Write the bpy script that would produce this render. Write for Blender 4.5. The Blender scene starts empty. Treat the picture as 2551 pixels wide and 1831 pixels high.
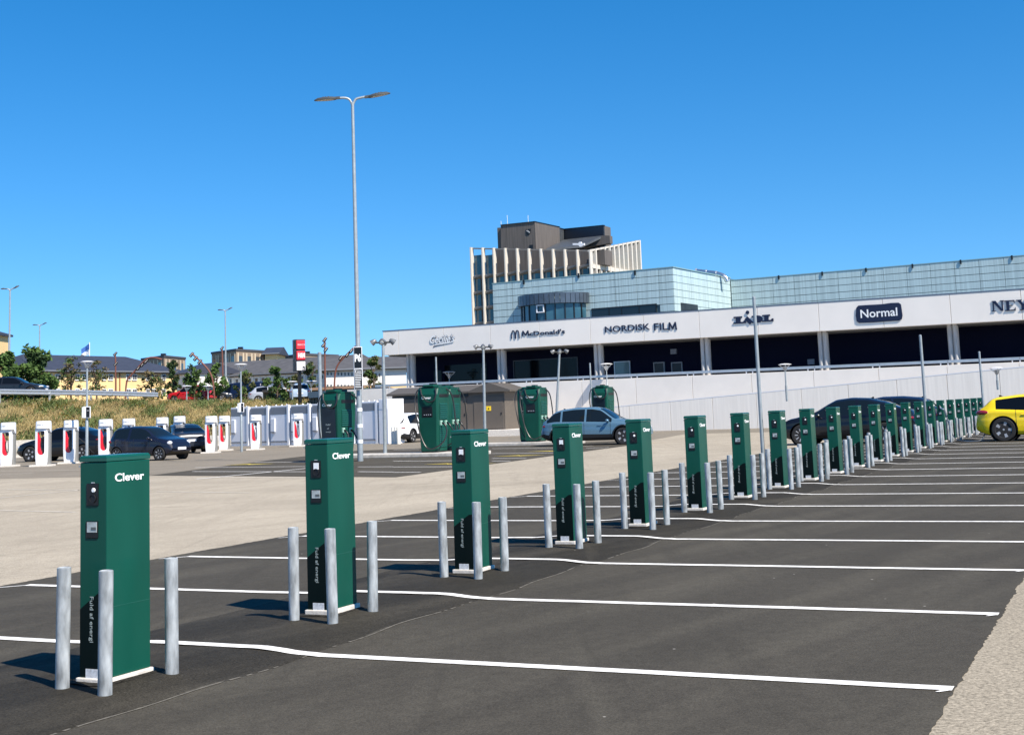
import bpy, bmesh, math, random
from mathutils import Vector, Matrix
from math import sin, cos, pi, radians, tan, atan2, sqrt
random.seed(7)
SC = bpy.context.scene
COL = SC.collection

# ------------------------------------------------------------------ camera
FPX, PITCH, ROLL, CAMH = 3280.0, 0.12211, -0.0367, 1.58677
CX, CY, PW, PH = 1275.5, 620.42, 2551.0, 1831.0
fw = Vector((0, cos(PITCH), sin(PITCH)))
_u0 = Vector((0, -sin(PITCH), cos(PITCH))); _r0 = Vector((1, 0, 0))
rt = _r0 * cos(ROLL) + _u0 * sin(ROLL)
upv = _u0 * cos(ROLL) - _r0 * sin(ROLL)
CAMP = Vector((0, 0, CAMH))
cam = bpy.data.cameras.new('camera')
cam.sensor_fit = 'HORIZONTAL'; cam.sensor_width = 36.0
cam.lens = FPX / PW * 36.0
cam.shift_x = (PW / 2 - CX) / PW
cam.shift_y = -(PH / 2 - CY) / PW
cam.clip_start = 0.1; cam.clip_end = 3000
camo = bpy.data.objects.new('camera', cam); COL.objects.link(camo)
M3 = Matrix((rt, upv, -fw)).transposed()
camo.matrix_world = Matrix.Translation(CAMP) @ M3.to_4x4()
SC.camera = camo

# ------------------------------------------------------------------ sky, sun, exposure
TOSUN = Vector((0.67, -0.74, 1.08)).normalized()
world = bpy.data.worlds.new('World'); SC.world = world; world.use_nodes = True
wn = world.node_tree.nodes; wl = world.node_tree.links
wn.clear()
sky = wn.new('ShaderNodeTexSky'); sky.sky_type = 'NISHITA'; sky.sun_disc = False
sky.sun_elevation = math.asin(TOSUN.z); sky.sun_rotation = atan2(TOSUN.x, TOSUN.y)
sky.air_density = 1.0; sky.dust_density = 0.0; sky.ozone_density = 3.0; sky.altitude = 0
hs = wn.new('ShaderNodeHueSaturation'); hs.inputs['Saturation'].default_value = 1.4
bg = wn.new('ShaderNodeBackground'); bg.inputs['Strength'].default_value = 0.112
wo = wn.new('ShaderNodeOutputWorld')
tcw = wn.new('ShaderNodeTexCoord'); mpw = wn.new('ShaderNodeMapping'); mpw.inputs['Location'].default_value = (0, 0, .105)
wl.new(tcw.outputs['Generated'], mpw.inputs['Vector']); wl.new(mpw.outputs[0], sky.inputs['Vector'])
wl.new(sky.outputs[0], hs.inputs['Color']); wl.new(hs.outputs[0], bg.inputs[0]); wl.new(bg.outputs[0], wo.inputs[0])
sun = bpy.data.lights.new('sun', 'SUN'); sun.energy = 5.0; sun.angle = radians(0.53); sun.color = (1.0, 0.915, 0.80)
suno = bpy.data.objects.new('sun', sun); COL.objects.link(suno)
suno.rotation_euler = (-TOSUN).to_track_quat('-Z', 'Y').to_euler(); suno.location = (30, -30, 60)
SC.view_settings.view_transform = 'Standard'; SC.view_settings.look = 'None'
SC.view_settings.exposure = 0.74; SC.view_settings.gamma = 1.0
SC.view_settings.use_curve_mapping = False
SC.render.engine = 'CYCLES'

# ------------------------------------------------------------------ picture point -> place
def ray(x, y): return fw + rt * ((x - CX) / FPX) - upv * ((y - CY) / FPX)
def gnd(x, y, z=0.0):
    d = ray(x, y); return CAMP + d * ((z - CAMH) / d.z)
def at(x, y, Y):
    d = ray(x, y); return CAMP + d * (Y / d.y)
def zm(X0, Y0, W, Wd): return lambda x, y: (X0 + x * W / Wd, Y0 + y * W / Wd)

# ------------------------------------------------------------------ materials
def lin(c):
    if isinstance(c, str):
        c = [int(c[i:i + 2], 16) / 255 for i in (0, 2, 4)]
        return tuple(v / 12.92 if v <= .04045 else ((v + .055) / 1.055) ** 2.4 for v in c)
    return tuple(c)
MATS = {}
def mat(name, col, rough=.6, metal=0.0, var=0.0, scale=6.0, bump=0.0, bscale=None, col2=None, spec=None, coat=0.0, stretch=None, detail=6):
    if name in MATS: return MATS[name]
    m = bpy.data.materials.new(name); m.use_nodes = True
    nt = m.node_tree; b = nt.nodes['Principled BSDF']
    c = lin(col)
    b.inputs['Base Color'].default_value = (*c, 1); b.inputs['Roughness'].default_value = rough
    b.inputs['Metallic'].default_value = metal
    if spec is not None: b.inputs['Specular IOR Level'].default_value = spec
    if coat: b.inputs['Coat Weight'].default_value = coat; b.inputs['Coat Roughness'].default_value = .04
    if var or bump:
        tc = nt.nodes.new('ShaderNodeTexCoord'); src = tc.outputs['Object']
        if stretch:
            mp = nt.nodes.new('ShaderNodeMapping'); mp.inputs['Scale'].default_value = stretch
            nt.links.new(src, mp.inputs['Vector']); src = mp.outputs[0]
        if var:
            n = nt.nodes.new('ShaderNodeTexNoise'); n.inputs['Scale'].default_value = scale; n.inputs['Detail'].default_value = detail
            nt.links.new(src, n.inputs['Vector'])
            r = nt.nodes.new('ShaderNodeMapRange'); r.inputs[1].default_value = .3; r.inputs[2].default_value = .7
            nt.links.new(n.outputs[0], r.inputs[0])
            mx = nt.nodes.new('ShaderNodeMix'); mx.data_type = 'RGBA'
            c2 = lin(col2) if col2 else tuple(v * (1 - var) for v in c)
            c1 = c if col2 else tuple(min(1, v * (1 + var)) for v in c)
            mx.inputs[6].default_value = (*c1, 1); mx.inputs[7].default_value = (*c2, 1)
            nt.links.new(r.outputs[0], mx.inputs[0]); nt.links.new(mx.outputs[2], b.inputs['Base Color'])
        if bump:
            n2 = nt.nodes.new('ShaderNodeTexNoise'); n2.inputs['Scale'].default_value = bscale or scale * 4; n2.inputs['Detail'].default_value = 5
            nt.links.new(src, n2.inputs['Vector'])
            bp = nt.nodes.new('ShaderNodeBump'); bp.inputs['Strength'].default_value = bump; bp.inputs['Distance'].default_value = .01
            nt.links.new(n2.outputs[0], bp.inputs['Height']); nt.links.new(bp.outputs[0], b.inputs['Normal'])
    MATS[name] = m
    return m

ROWANG = 0.4370
def asphalt(name, base, dark, streak, grain_lo, grain_hi, gscale=90., streak_amt=.5, patch=.35, cracks=0.0, rough=.88, fleck=0.0):
    m = bpy.data.materials.new(name); m.use_nodes = True
    nt = m.node_tree; N = nt.nodes; Lk = nt.links; b = N['Principled BSDF']
    b.inputs['Roughness'].default_value = rough; b.inputs['Specular IOR Level'].default_value = .08
    geo = N.new('ShaderNodeNewGeometry'); pos = geo.outputs['Position']
    def noise(scale, detail=4, vec=pos, rough=.55):
        n = N.new('ShaderNodeTexNoise'); n.inputs['Scale'].default_value = scale; n.inputs['Detail'].default_value = detail
        n.inputs['Roughness'].default_value = rough
        Lk.new(vec, n.inputs['Vector']); return n.outputs[0]
    def rng(v, a, c, lo=0., hi=1.):
        r = N.new('ShaderNodeMapRange'); r.inputs[1].default_value = a; r.inputs[2].default_value = c
        r.inputs[3].default_value = lo; r.inputs[4].default_value = hi; Lk.new(v, r.inputs[0]); return r.outputs[0]
    def mix(f, A, B, mode='MIX'):
        x = N.new('ShaderNodeMix'); x.data_type = 'RGBA'; x.blend_type = mode
        if isinstance(f, (int, float)): x.inputs[0].default_value = f
        else: Lk.new(f, x.inputs[0])
        for i, v in ((6, A), (7, B)):
            if isinstance(v, tuple): x.inputs[i].default_value = (*v, 1)
            else: Lk.new(v, x.inputs[i])
        return x.outputs[2]
    def mul(a, k):
        x = N.new('ShaderNodeMath'); x.operation = 'MULTIPLY'; Lk.new(a, x.inputs[0])
        if isinstance(k, (int, float)): x.inputs[1].default_value = k
        else: Lk.new(k, x.inputs[1])
        return x.outputs[0]
    mp = N.new('ShaderNodeMapping'); mp.vector_type = 'POINT'
    mp.inputs['Rotation'].default_value = (0, 0, ROWANG + .25)
    Lk.new(pos, mp.inputs['Vector'])
    mp2 = N.new('ShaderNodeMapping'); mp2.inputs['Scale'].default_value = (1.6, .16, 1); Lk.new(mp.outputs[0], mp2.inputs['Vector'])
    mp3 = N.new('ShaderNodeMapping'); mp3.inputs['Rotation'].default_value = (0, 0, -1.25); mp3.inputs['Scale'].default_value = (2.6, .22, 1)
    Lk.new(pos, mp3.inputs['Vector'])
    c = mix(mul(rng(noise(.32, 5), .35, .7), patch), base, dark)
    c = mix(mul(rng(noise(1.0, 5, mp2.outputs[0]), .45, .78), streak_amt), c, streak)
    c = mix(mul(rng(noise(1.3, 4, mp3.outputs[0]), .55, .8), streak_amt * .6), c, dark)
    c = mix(mul(rng(noise(1.9, 3), .63, .72), .30), c, dark)
    c = mix(mul(rng(noise(.75, 4, mp3.outputs[0]), .62, .72), .4), c, streak)
    mp4 = N.new('ShaderNodeMapping'); mp4.inputs['Rotation'].default_value = (0, 0, ROWANG - .08); mp4.inputs['Scale'].default_value = (3.4, .10, 1); Lk.new(pos, mp4.inputs['Vector'])
    c = mix(mul(rng(noise(1.2, 3, mp4.outputs[0]), .60, .70), .35), c, dark)
    if cracks:
        wv = N.new('ShaderNodeTexNoise'); wv.inputs['Scale'].default_value = .5; wv.inputs['Detail'].default_value = 3
        mpc = N.new('ShaderNodeMapping'); mpc.inputs['Scale'].default_value = (.45, 1.5, 1); Lk.new(pos, mpc.inputs['Vector'])
        Lk.new(mpc.outputs[0], wv.inputs['Vector'])
        d = N.new('ShaderNodeMath'); d.operation = 'SUBTRACT'; Lk.new(wv.outputs[0], d.inputs[0]); d.inputs[1].default_value = .5
        a = N.new('ShaderNodeMath'); a.operation = 'ABSOLUTE'; Lk.new(d.outputs[0], a.inputs[0])
        line = rng(a.outputs[0], 0.0, .010, 1., 0.)
        gate = rng(noise(.22, 3), .46, .56)
        c = mix(mul(mul(line, gate), cracks), c, dark)
    g = noise(gscale, 3, rough=.75)
    gm = mul(rng(g, .3, .7, grain_lo, grain_hi), rng(noise(9., 6, rough=.7), .25, .75, .84, 1.16))
    hs_ = N.new('ShaderNodeVectorMath'); hs_.operation = 'SCALE'
    Lk.new(c, hs_.inputs[0]); Lk.new(gm, hs_.inputs['Scale'])
    out = hs_.outputs[0]
    if fleck:
        vo = N.new('ShaderNodeTexVoronoi'); vo.inputs['Scale'].default_value = 2.2; Lk.new(pos, vo.inputs['Vector'])
        fl = rng(vo.outputs['Distance'], .022, .03, 1., 0.)
        out = mix(mul(fl, fleck), out, (.5, .47, .42))
    Lk.new(out, b.inputs['Base Color'])
    bp = N.new('ShaderNodeBump'); bp.inputs['Strength'].default_value = .5; bp.inputs['Distance'].default_value = .006
    Lk.new(g, bp.inputs['Height']); Lk.new(bp.outputs[0], b.inputs['Normal'])
    MATS[name] = m
    return m

M_TAN = asphalt('worn_tan_asphalt', (.385, .337, .262), (.255, .222, .172), (.295, .258, .198), .62, 1.38, 45, .85, .6, 1.0)
M_ROUGH = asphalt('rough_pale_asphalt', (.30, .262, .20), (.24, .21, .16), (.27, .235, .18), .45, 1.5, 38, .35, .4)
M_DARK = asphalt('dark_asphalt', (.062, .056, .0445), (.047, .0425, .034), (.085, .077, .060), .66, 1.34, 75, .95, .8, 0, .82, .6)
M_NEW = asphalt('fresh_asphalt', (.033, .030, .024), (.024, .0215, .017), (.066, .059, .046), .5, 1.5, 70, .9, .7, 0, .8, .3)
M_TAR = asphalt('crumbly_tar', (.026, .024, .020), (.018, .0165, .014), (.045, .041, .034), .3, 1.7, 40, .6, .7, 0, .8)
M_LOT = asphalt('grey_asphalt', (.074, .066, .052), (.056, .050, .040), (.10, .09, .07), .85, 1.15, 80, .6, .6)
M_MID = asphalt('grey_drive_asphalt', (.215, .188, .148), (.17, .15, .118), (.25, .218, .172), .8, 1.2, 60, .6, .6, .5)
M_LINE = mat('line_paint', (.80, .78, .73), .7, var=.22, scale=14, bump=.3, bscale=200, detail=10)
M_OLDLINE = mat('worn_line_paint', (.62, .57, .48), .8, var=.25, scale=7)
M_YELLOW = mat('yellow_road_paint', (.80, .62, .08), .7, var=.12, scale=9)
M_GREEN = mat('dark_green_enamel', (.005, .068, .047), .34, var=.10, scale=2, stretch=(2, 2, .6), bump=.02, bscale=40, spec=.22)
M_GREENLID = mat('green_lid_enamel', (.006, .075, .055), .25, spec=.5)
M_GREENDK = mat('black_green_vinyl', (.002, .006, .006), .4, spec=.15)
M_BLACK = mat('black_plastic', (.006, .006, .007), .35)
M_RUBBER = mat('black_rubber', (.012, .012, .012), .75)
M_WHITE = mat('white_paint', (.78, .78, .79), .45, var=.04, scale=2)
M_LETTER = mat('white_lettering', (.85, .86, .85), .5)
M_LETTERDIM = mat('grey_lettering', (.30, .36, .36), .5)
M_GALV = mat('galvanised_steel', (.34, .36, .365), .42, .2, var=.48, scale=20, stretch=(1, 1, .3), bump=.15, bscale=60)
M_POLE = mat('lamp_pole_steel', (.30, .335, .35), .45, .3, var=.12, scale=8)
M_CONC = mat('pale_concrete', (.62, .58, .52), .85, var=.16, scale=18, bump=.3, bscale=90)
M_KERB = mat('kerb_concrete', (.48, .45, .40), .85, var=.2, scale=6, bump=.2)
M_PLATE = mat('info_plate', (.55, .58, .62), .4, var=.2, scale=60)
M_SCREEN = mat('grey_screen', (.36, .40, .40), .25, var=.35, scale=16)
M_FASCIA = mat('pale_fascia_panel', (.86, .80, .725), .55, var=.03, scale=.6)
M_PARAPET = mat('pale_parapet_panel', (.78, .73, .665), .6, var=.04, scale=.8)
M_RIBWALL = mat('ribbed_concrete_panel', (.84, .785, .705), .75, var=.06, scale=3.2, stretch=(2.6, 2.6, .10), bump=.25, bscale=14)
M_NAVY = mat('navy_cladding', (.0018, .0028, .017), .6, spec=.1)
M_NAVYL = mat('navy_sign', (.006, .011, .04), .4)
M_SIGNSIDE = mat('grey_sign_return', (.26, .26, .27), .5)
M_GLASSD = mat('dark_glass', (.008, .011, .016), .05, spec=.6)
M_GLASSB = mat('blue_glass', (.03, .085, .12), .06, spec=.7, var=.4, scale=.5)
M_COLUMN = mat('concrete_column', (.46, .44, .42), .8, var=.2, scale=4, stretch=(4, 4, .3))
M_ALU = mat('aluminium_rail', (.52, .55, .58), .35, .6, var=.06, scale=3)
M_CARTRIM = mat('black_trim', (.010, .010, .011), .5)

# ------------------------------------------------------------------ geometry helpers
class MB:
    def __init__(s): s.v = []; s.f = []; s.m = []; s.sm = []
    def add(s, vs, fs, mi=0, smooth=False):
        o = len(s.v); s.v += [Vector(p) for p in vs]
        for f in fs: s.f.append(tuple(i + o for i in f)); s.m.append(mi); s.sm.append(smooth)
        return s
    def box(s, x0, x1, y0, y1, z0, z1, mi=0, M=None):
        vs = [Vector((x, y, z)) for z in (z0, z1) for y in (y0, y1) for x in (x0, x1)]
        if M is not None: vs = [M @ p for p in vs]
        return s.add(vs, [(0, 2, 3, 1), (4, 5, 7, 6), (0, 1, 5, 4), (2, 6, 7, 3), (0, 4, 6, 2), (1, 3, 7, 5)], mi)
    def hexa(s, vs, mi=0):
        return s.add(vs, [(0, 2, 3, 1), (4, 5, 7, 6), (0, 1, 5, 4), (2, 6, 7, 3), (0, 4, 6, 2), (1, 3, 7, 5)], mi)
    def prism(s, poly, fn, a, b, mi=0):
        """poly of 2D points, fn(p, q, t) -> Vector, extruded t=a..b"""
        n = len(poly)
        vs = [fn(p[0], p[1], a) for p in poly] + [fn(p[0], p[1], b) for p in poly]
        fs = [tuple(range(n - 1, -1, -1)), tuple(range(n, 2 * n))] + [(i, (i + 1) % n, n + (i + 1) % n, n + i) for i in range(n)]
        return s.add(vs, fs, mi)
    def tube(s, pts, r, n=10, cap=True, mi=0):
        pts = [Vector(p) for p in pts]; R = r if isinstance(r, (list, tuple)) else [r] * len(pts)
        rings = []; prev = None
        for i, p in enumerate(pts):
            d = (pts[min(i + 1, len(pts) - 1)] - pts[max(i - 1, 0)]).normalized()
            if prev is None:
                a = Vector((0, 0, 1)) if abs(d.z) < .9 else Vector((1, 0, 0)); x = d.cross(a).normalized()
            else:
                x = prev - d * prev.dot(d)
                x = x.normalized() if x.length > 1e-6 else d.orthogonal().normalized()
            prev = x; y = d.cross(x)
            rings.append([p + (x * cos(2 * pi * k / n) + y * sin(2 * pi * k / n)) * R[i] for k in range(n)])
        o = len(s.v)
        for rg in rings: s.v += rg
        for i in range(len(rings) - 1):
            for k in range(n):
                s.f.append((o + i * n + k, o + i * n + (k + 1) % n, o + (i + 1) * n + (k + 1) % n, o + (i + 1) * n + k)); s.m.append(mi); s.sm.append(True)
        if cap:
            s.f.append(tuple(o + k for k in range(n - 1, -1, -1))); s.m.append(mi); s.sm.append(False)
            s.f.append(tuple(o + (len(rings) - 1) * n + k for k in range(n))); s.m.append(mi); s.sm.append(False)
        return s
    def lathe(s, prof, n=20, M=None, mi=0):
        """prof list of (r, z)"""
        o = len(s.v); M = M or Matrix()
        for r, z in prof:
            for k in range(n): s.v.append(M @ Vector((r * cos(2 * pi * k / n), r * sin(2 * pi * k / n), z)))
        for i in range(len(prof) - 1):
            for k in range(n):
                s.f.append((o + i * n + k, o + i * n + (k + 1) % n, o + (i + 1) * n + (k + 1) % n, o + (i + 1) * n + k)); s.m.append(mi); s.sm.append(True)
        if prof[0][0] > 1e-5: s.f.append(tuple(o + k for k in range(n - 1, -1, -1))); s.m.append(mi); s.sm.append(False)
        if prof[-1][0] > 1e-5: s.f.append(tuple(o + (len(prof) - 1) * n + k for k in range(n))); s.m.append(mi); s.sm.append(False)
        return s
    def ell(s, c, rx, ry, rz, n=14, m=8, M=None, mi=0):
        pr = [(sin(pi * i / m), -cos(pi * i / m)) for i in range(m + 1)]
        T = (M or Matrix()) @ Matrix.Translation(c) @ Matrix.Diagonal((rx, ry, rz, 1))
        return s.lathe([(max(a, 1e-6), b) for a, b in pr], n, T, mi)
    def mesh(s, name, off=None):
        me = bpy.data.meshes.new(name)
        vs = [tuple(p - off) for p in s.v] if off else [tuple(p) for p in s.v]
        me.from_pydata(vs, [], s.f)
        me.polygons.foreach_set('use_smooth', s.sm); me.polygons.foreach_set('material_index', s.m)
        me.update(); return me
    def build(s, name, mats, parent=None, off=None, bevel=0, fixn=True):
        me = s.mesh(name, off)
        if fixn or bevel:
            bm = bmesh.new(); bm.from_mesh(me)
            if fixn: bmesh.ops.recalc_face_normals(bm, faces=bm.faces)
            if bevel:
                bmesh.ops.bevel(bm, geom=[e for e in bm.edges if e.is_manifold and e.calc_face_angle(0) > .6], offset=bevel, segments=2, profile=.6, affect='EDGES')
            bm.to_mesh(me); bm.free()
        if any(s.sm): me.set_sharp_from_angle(angle=.7)
        for m in (mats if isinstance(mats, (list, tuple)) else [mats]): me.materials.append(m)
        return link(name, me, parent)
def link(name, me, parent=None):
    o = bpy.data.objects.new(name, me); COL.objects.link(o)
    if parent is not None: o.parent = parent
    return o
def tag(o, label=None, cat=None, group=None, kind=None):
    if label: o['label'] = label
    if cat: o['category'] = cat
    if group: o['group'] = group
    if kind: o['kind'] = kind
    return o
def thing(name, label, cat, loc=(0, 0, 0), rz=0.0, group=None):
    o = bpy.data.objects.new(name, None); COL.objects.link(o); o.empty_display_size = .2
    o.location = loc; o.rotation_euler = (0, 0, rz)
    return tag(o, label, cat, group)
def copy_tree(o, parent=None):
    c = o.copy(); COL.objects.link(c); c.parent = parent
    for ch in o.children: copy_tree(ch, c)
    return c
ORD = ['first', 'second', 'third', 'fourth', 'fifth', 'sixth', 'seventh', 'eighth', 'ninth', 'tenth', 'eleventh', 'twelfth', 'thirteenth',
       'fourteenth', 'fifteenth', 'sixteenth', 'seventeenth', 'eighteenth', 'nineteenth', 'twentieth', 'twenty-first', 'twenty-second', 'twenty-third']

def smooth_path0(pts, n=6):
    pts = [Vector(p) for p in pts]; out = []
    for i in range(len(pts) - 1):
        p0, p1, p2, p3 = pts[max(i - 1, 0)], pts[i], pts[i + 1], pts[min(i + 2, len(pts) - 1)]
        for k in range(n):
            t = k / n
            out.append(.5 * ((2 * p1) + (p2 - p0) * t + (2 * p0 - 5 * p1 + 4 * p2 - p3) * t * t + (3 * p1 - p0 - 3 * p2 + p3) * t ** 3))
    out.append(pts[-1]); return out
def text_mesh(body, w, h, d, fnm, offset=0.0, shear=0.0, bevel=0.0):
    """lettering fitted to a w x h box, d thick, laid out through fnm(x, y, depth)"""
    cu = bpy.data.curves.new('lettering', 'FONT'); cu.body = body; cu.size = 1.0; cu.extrude = .5
    cu.offset = offset; cu.shear = shear; cu.resolution_u = 3; cu.fill_mode = 'BOTH'
    to = bpy.data.objects.new('lettering', cu); COL.objects.link(to)
    dg = bpy.context.evaluated_depsgraph_get(); dg.update()
    me = bpy.data.meshes.new_from_object(to.evaluated_get(dg))
    bpy.data.objects.remove(to); bpy.data.curves.remove(cu)
    xs = [v.co.x for v in me.vertices]; ys = [v.co.y for v in me.vertices]
    x0, x1, y0, y1 = min(xs), max(xs), min(ys), max(ys)
    for v in me.vertices:
        v.co = fnm((v.co.x - x0) / (x1 - x0) * w, (v.co.y - y0) / (y1 - y0) * h, (v.co.z + .5) * d)
    bm = bmesh.new(); bm.from_mesh(me); bmesh.ops.recalc_face_normals(bm, faces=bm.faces); bm.to_mesh(me); bm.free()
    me.materials.clear()
    return me

# ------------------------------------------------------------------ ground
UX = Vector((sin(ROWANG), cos(ROWANG), 0)); VX = Vector((cos(ROWANG), -sin(ROWANG), 0))
def UV(u, v, z=0): return UX * u + VX * v + Vector((0, 0, z))
def uvof(P): return P.dot(UX), P.dot(VX)
def struct(o): o['kind'] = 'structure'; return o

g = MB(); S_ = 700
g.add([(-S_, -60, 0), (S_, -60, 0), (S_, 900, 0), (-S_, 900, 0)], [(0, 1, 2, 3)])
struct(g.build('ground', M_TAN))
V_L, V_R, V_M = -10.68, -1.02, -5.57
MOUND = .028
def mound(v):
    def st(a, b, x):
        t = max(0, min(1, (x - a) / (b - a))); return t * t * (3 - 2 * t)
    return MOUND * min(st(-7.0, -6.5, v), 1 - st(-5.62, -5.20, v))
# dark stall asphalt, slightly ragged towards the worn surface
g = MB(); us = [i * .5 for i in range(-8, 150)]
_jr = random.Random(77); _jt = [_jr.gauss(0, 1) for _ in range(4096)]
def jag(u, k):
    q = (u + 9) * 22 + k * 501; i = int(q) % 4000; f = q - int(q); a_ = _jt[i] * (1 - f) + _jt[i + 1] * f
    q = (u + 9) * 2.7 + k * 877; i = int(q) % 4000; f = q - int(q); b_ = _jt[i] * (1 - f) + _jt[i + 1] * f
    return .007 * a_ + .009 * b_
us = [-4 + i * .045 for i in range(0, 700)] + [27.5 + i * .15 for i in range(0, 300)]
vs = []
for u in us:
    vs += [UV(u, V_L + jag(u, 1), .004), UV(u, V_R + jag(u, 3), .004)]
g.add(vs, [(2 * i, 2 * i + 1, 2 * i + 3, 2 * i + 2) for i in range(len(us) - 1)])
struct(g.build('stall_pavement', M_DARK))
g = MB(); vs = []
for u in us: vs += [UV(u, V_R + jag(u, 3) - .02, .002), UV(u, 40, .002)]
g.add(vs, [(2 * i, 2 * i + 1, 2 * i + 3, 2 * i + 2) for i in range(len(us) - 1)])
struct(g.build('rough_pavement', M_ROUGH))
# raised strip of newer asphalt under the posts
cs = [-7.05, -6.9, -6.75, -6.6, -6.5, -6.2, -5.9, -5.6, -5.46, -5.38, -5.30, -5.24, -5.21]
us2 = [4.0 + i * .1 for i in range(0, 640)]
vs = []
for u in us2:
    for k, v in enumerate(cs):
        w = v + (.03 * sin(u * 1.9) + .018 * sin(u * 5.3 + 1) if k > 6 else .05 * sin(u * 1.3 + 2))
        zz = .0065 + mound(v) + (.004 * sin(u * 3.1 + v * 9) * (0 < k < len(cs) - 1))
        if k in (0, len(cs) - 1): zz = .0045
        vs.append(UV(u, w, zz))
n = len(cs)
g = MB(); g.add(vs, [(i * n + k, i * n + k + 1, (i + 1) * n + k + 1, (i + 1) * n + k) for i in range(len(us2) - 1) for k in range(n - 1)], 0, True)
struct(g.build('asphalt_ridge', M_NEW))
# sandy seam along the foot of the ridge
g = MB(); vs = []; fs = []
rs = random.Random(3)
uu = [4.0 + i * .05 for i in range(0, 1100)]
for u in uu:
    c = -5.205 + .03 * sin(u * 1.9) + .018 * sin(u * 5.3 + 1); hw = .004 + .007 * rs.random()
    vs += [UV(u, c - hw, .0085), UV(u, c + hw, .0075)]
for i in range(len(uu) - 1):
    if sin(uu[i] * 2.3) + rs.random() * 2.2 > .55: fs.append((2 * i, 2 * i + 1, 2 * i + 3, 2 * i + 2))
g.add(vs, fs)
struct(g.build('sand_seam', mat('pale_sand', (.12, .108, .085), .9, var=.3, scale=30)))

def drape(v, raised): return (.0125 if raised else .009) + (mound(v) if raised else 0)
def stripe(name, a, b, w, m, z=.009, kind='structure'):
    a = Vector((a[0], a[1], 0)); b = Vector((b[0], b[1], 0)); d = (b - a).normalized(); nrm = Vector((-d.y, d.x, 0)) * w / 2
    k = max(2, int((b - a).length / .35)); vs = []
    rr = random.Random(int(a.x * 977 + a.y * 31))
    for i in range(k + 1):
        p = a.lerp(b, i / k); e = .006 * (rr.random() - .5)
        vs += [p + nrm * (1 + e * 8) + Vector((0, 0, z)), p - nrm * (1 - e * 8) + Vector((0, 0, z))]
    g = MB(); g.add(vs, [(2 * i, 2 * i + 1, 2 * i + 3, 2 * i + 2) for i in range(k)])
    o = g.build(name, m); o['kind'] = kind; return o

# posts: the corner bollard of each post, found along the row
M0 = [(-2.45, 7.926), (-1.457, 10.293), (-.423, 12.699), (.639, 15.087), (1.677, 17.115), (2.72, 19.297), (3.759, 21.509), (4.776, 23.59), (5.71, 25.369),
      (6.651, 27.171), (7.696, 29.519), (8.735, 31.734), (9.932, 34.551), (11.015, 36.945), (12.164, 39.492), (13.244, 41.838), (14.401, 44.463), (15.322, 46.236), (16.364, 48.431)]
NPOST = 22
def mpos(i):
    f = Vector((-2.559 + 1.047 * i, 7.903 + 2.24 * i, 0))
    if i >= len(M0): return f
    p = Vector((M0[i][0], M0[i][1], 0)); k = .85 if i < 4 else .5
    return p * k + f * (1 - k)
# stall lines: one per post, bent over the ridge
lu0 = [gnd(383, 1612), gnd(1300, 1487), gnd(1400, 1402)]
U_LINE0 = gnd(1200, 1655).dot(UX); DU = Vector((1.047, 2.24, 0)).length
meas = [gnd(1200, 1655), gnd(1200, 1492.5), gnd(1500, 1404.5), gnd(1700, 1344), gnd(2100, 1299.5)]
ul = [m.dot(UX) for m in meas]
for i in range(24):
    u = ul[i] if i < len(ul) else ul[4] + DU * (i - 4)
    vv = []
    k = 0; v = V_L + .28
    while v < V_R - .02: vv.append(v); v += .08 if -7.2 < v < -5.0 else .3
    vv.append(V_R - .02)
    vs = []; rr = random.Random(i + 50)
    for v in vv:
        e = (rr.random() - .5) * .008
        zz = (.0128 if -7.1 < v < -5.1 else .009) + mound(v)
        vs += [UV(u - .055 + e, v, zz), UV(u + .055 + e, v, zz)]
    g = MB(); g.add(vs, [(2 * j, 2 * j + 1, 2 * j + 3, 2 * j + 2) for j in range(len(vv) - 1)])
    # little return stroke at each end
    if i < 12:
        g.add([UV(u - .11, V_R - .10, .0092), UV(u - .055, V_R - .07, .0092), UV(u - .055, V_R - .03, .0092), UV(u - .11, V_R - .08, .0092)], [(0, 1, 2, 3)])
        g.add([UV(u - .30, V_L + .08, .0092), UV(u - .25, V_L + .08, .0092), UV(u + .0, V_L + .30, .0092), UV(u - .055, V_L + .30, .0092)], [(0, 1, 2, 3)])
    o = g.build('stall_line', M_LINE); o['kind'] = 'structure'

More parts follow.
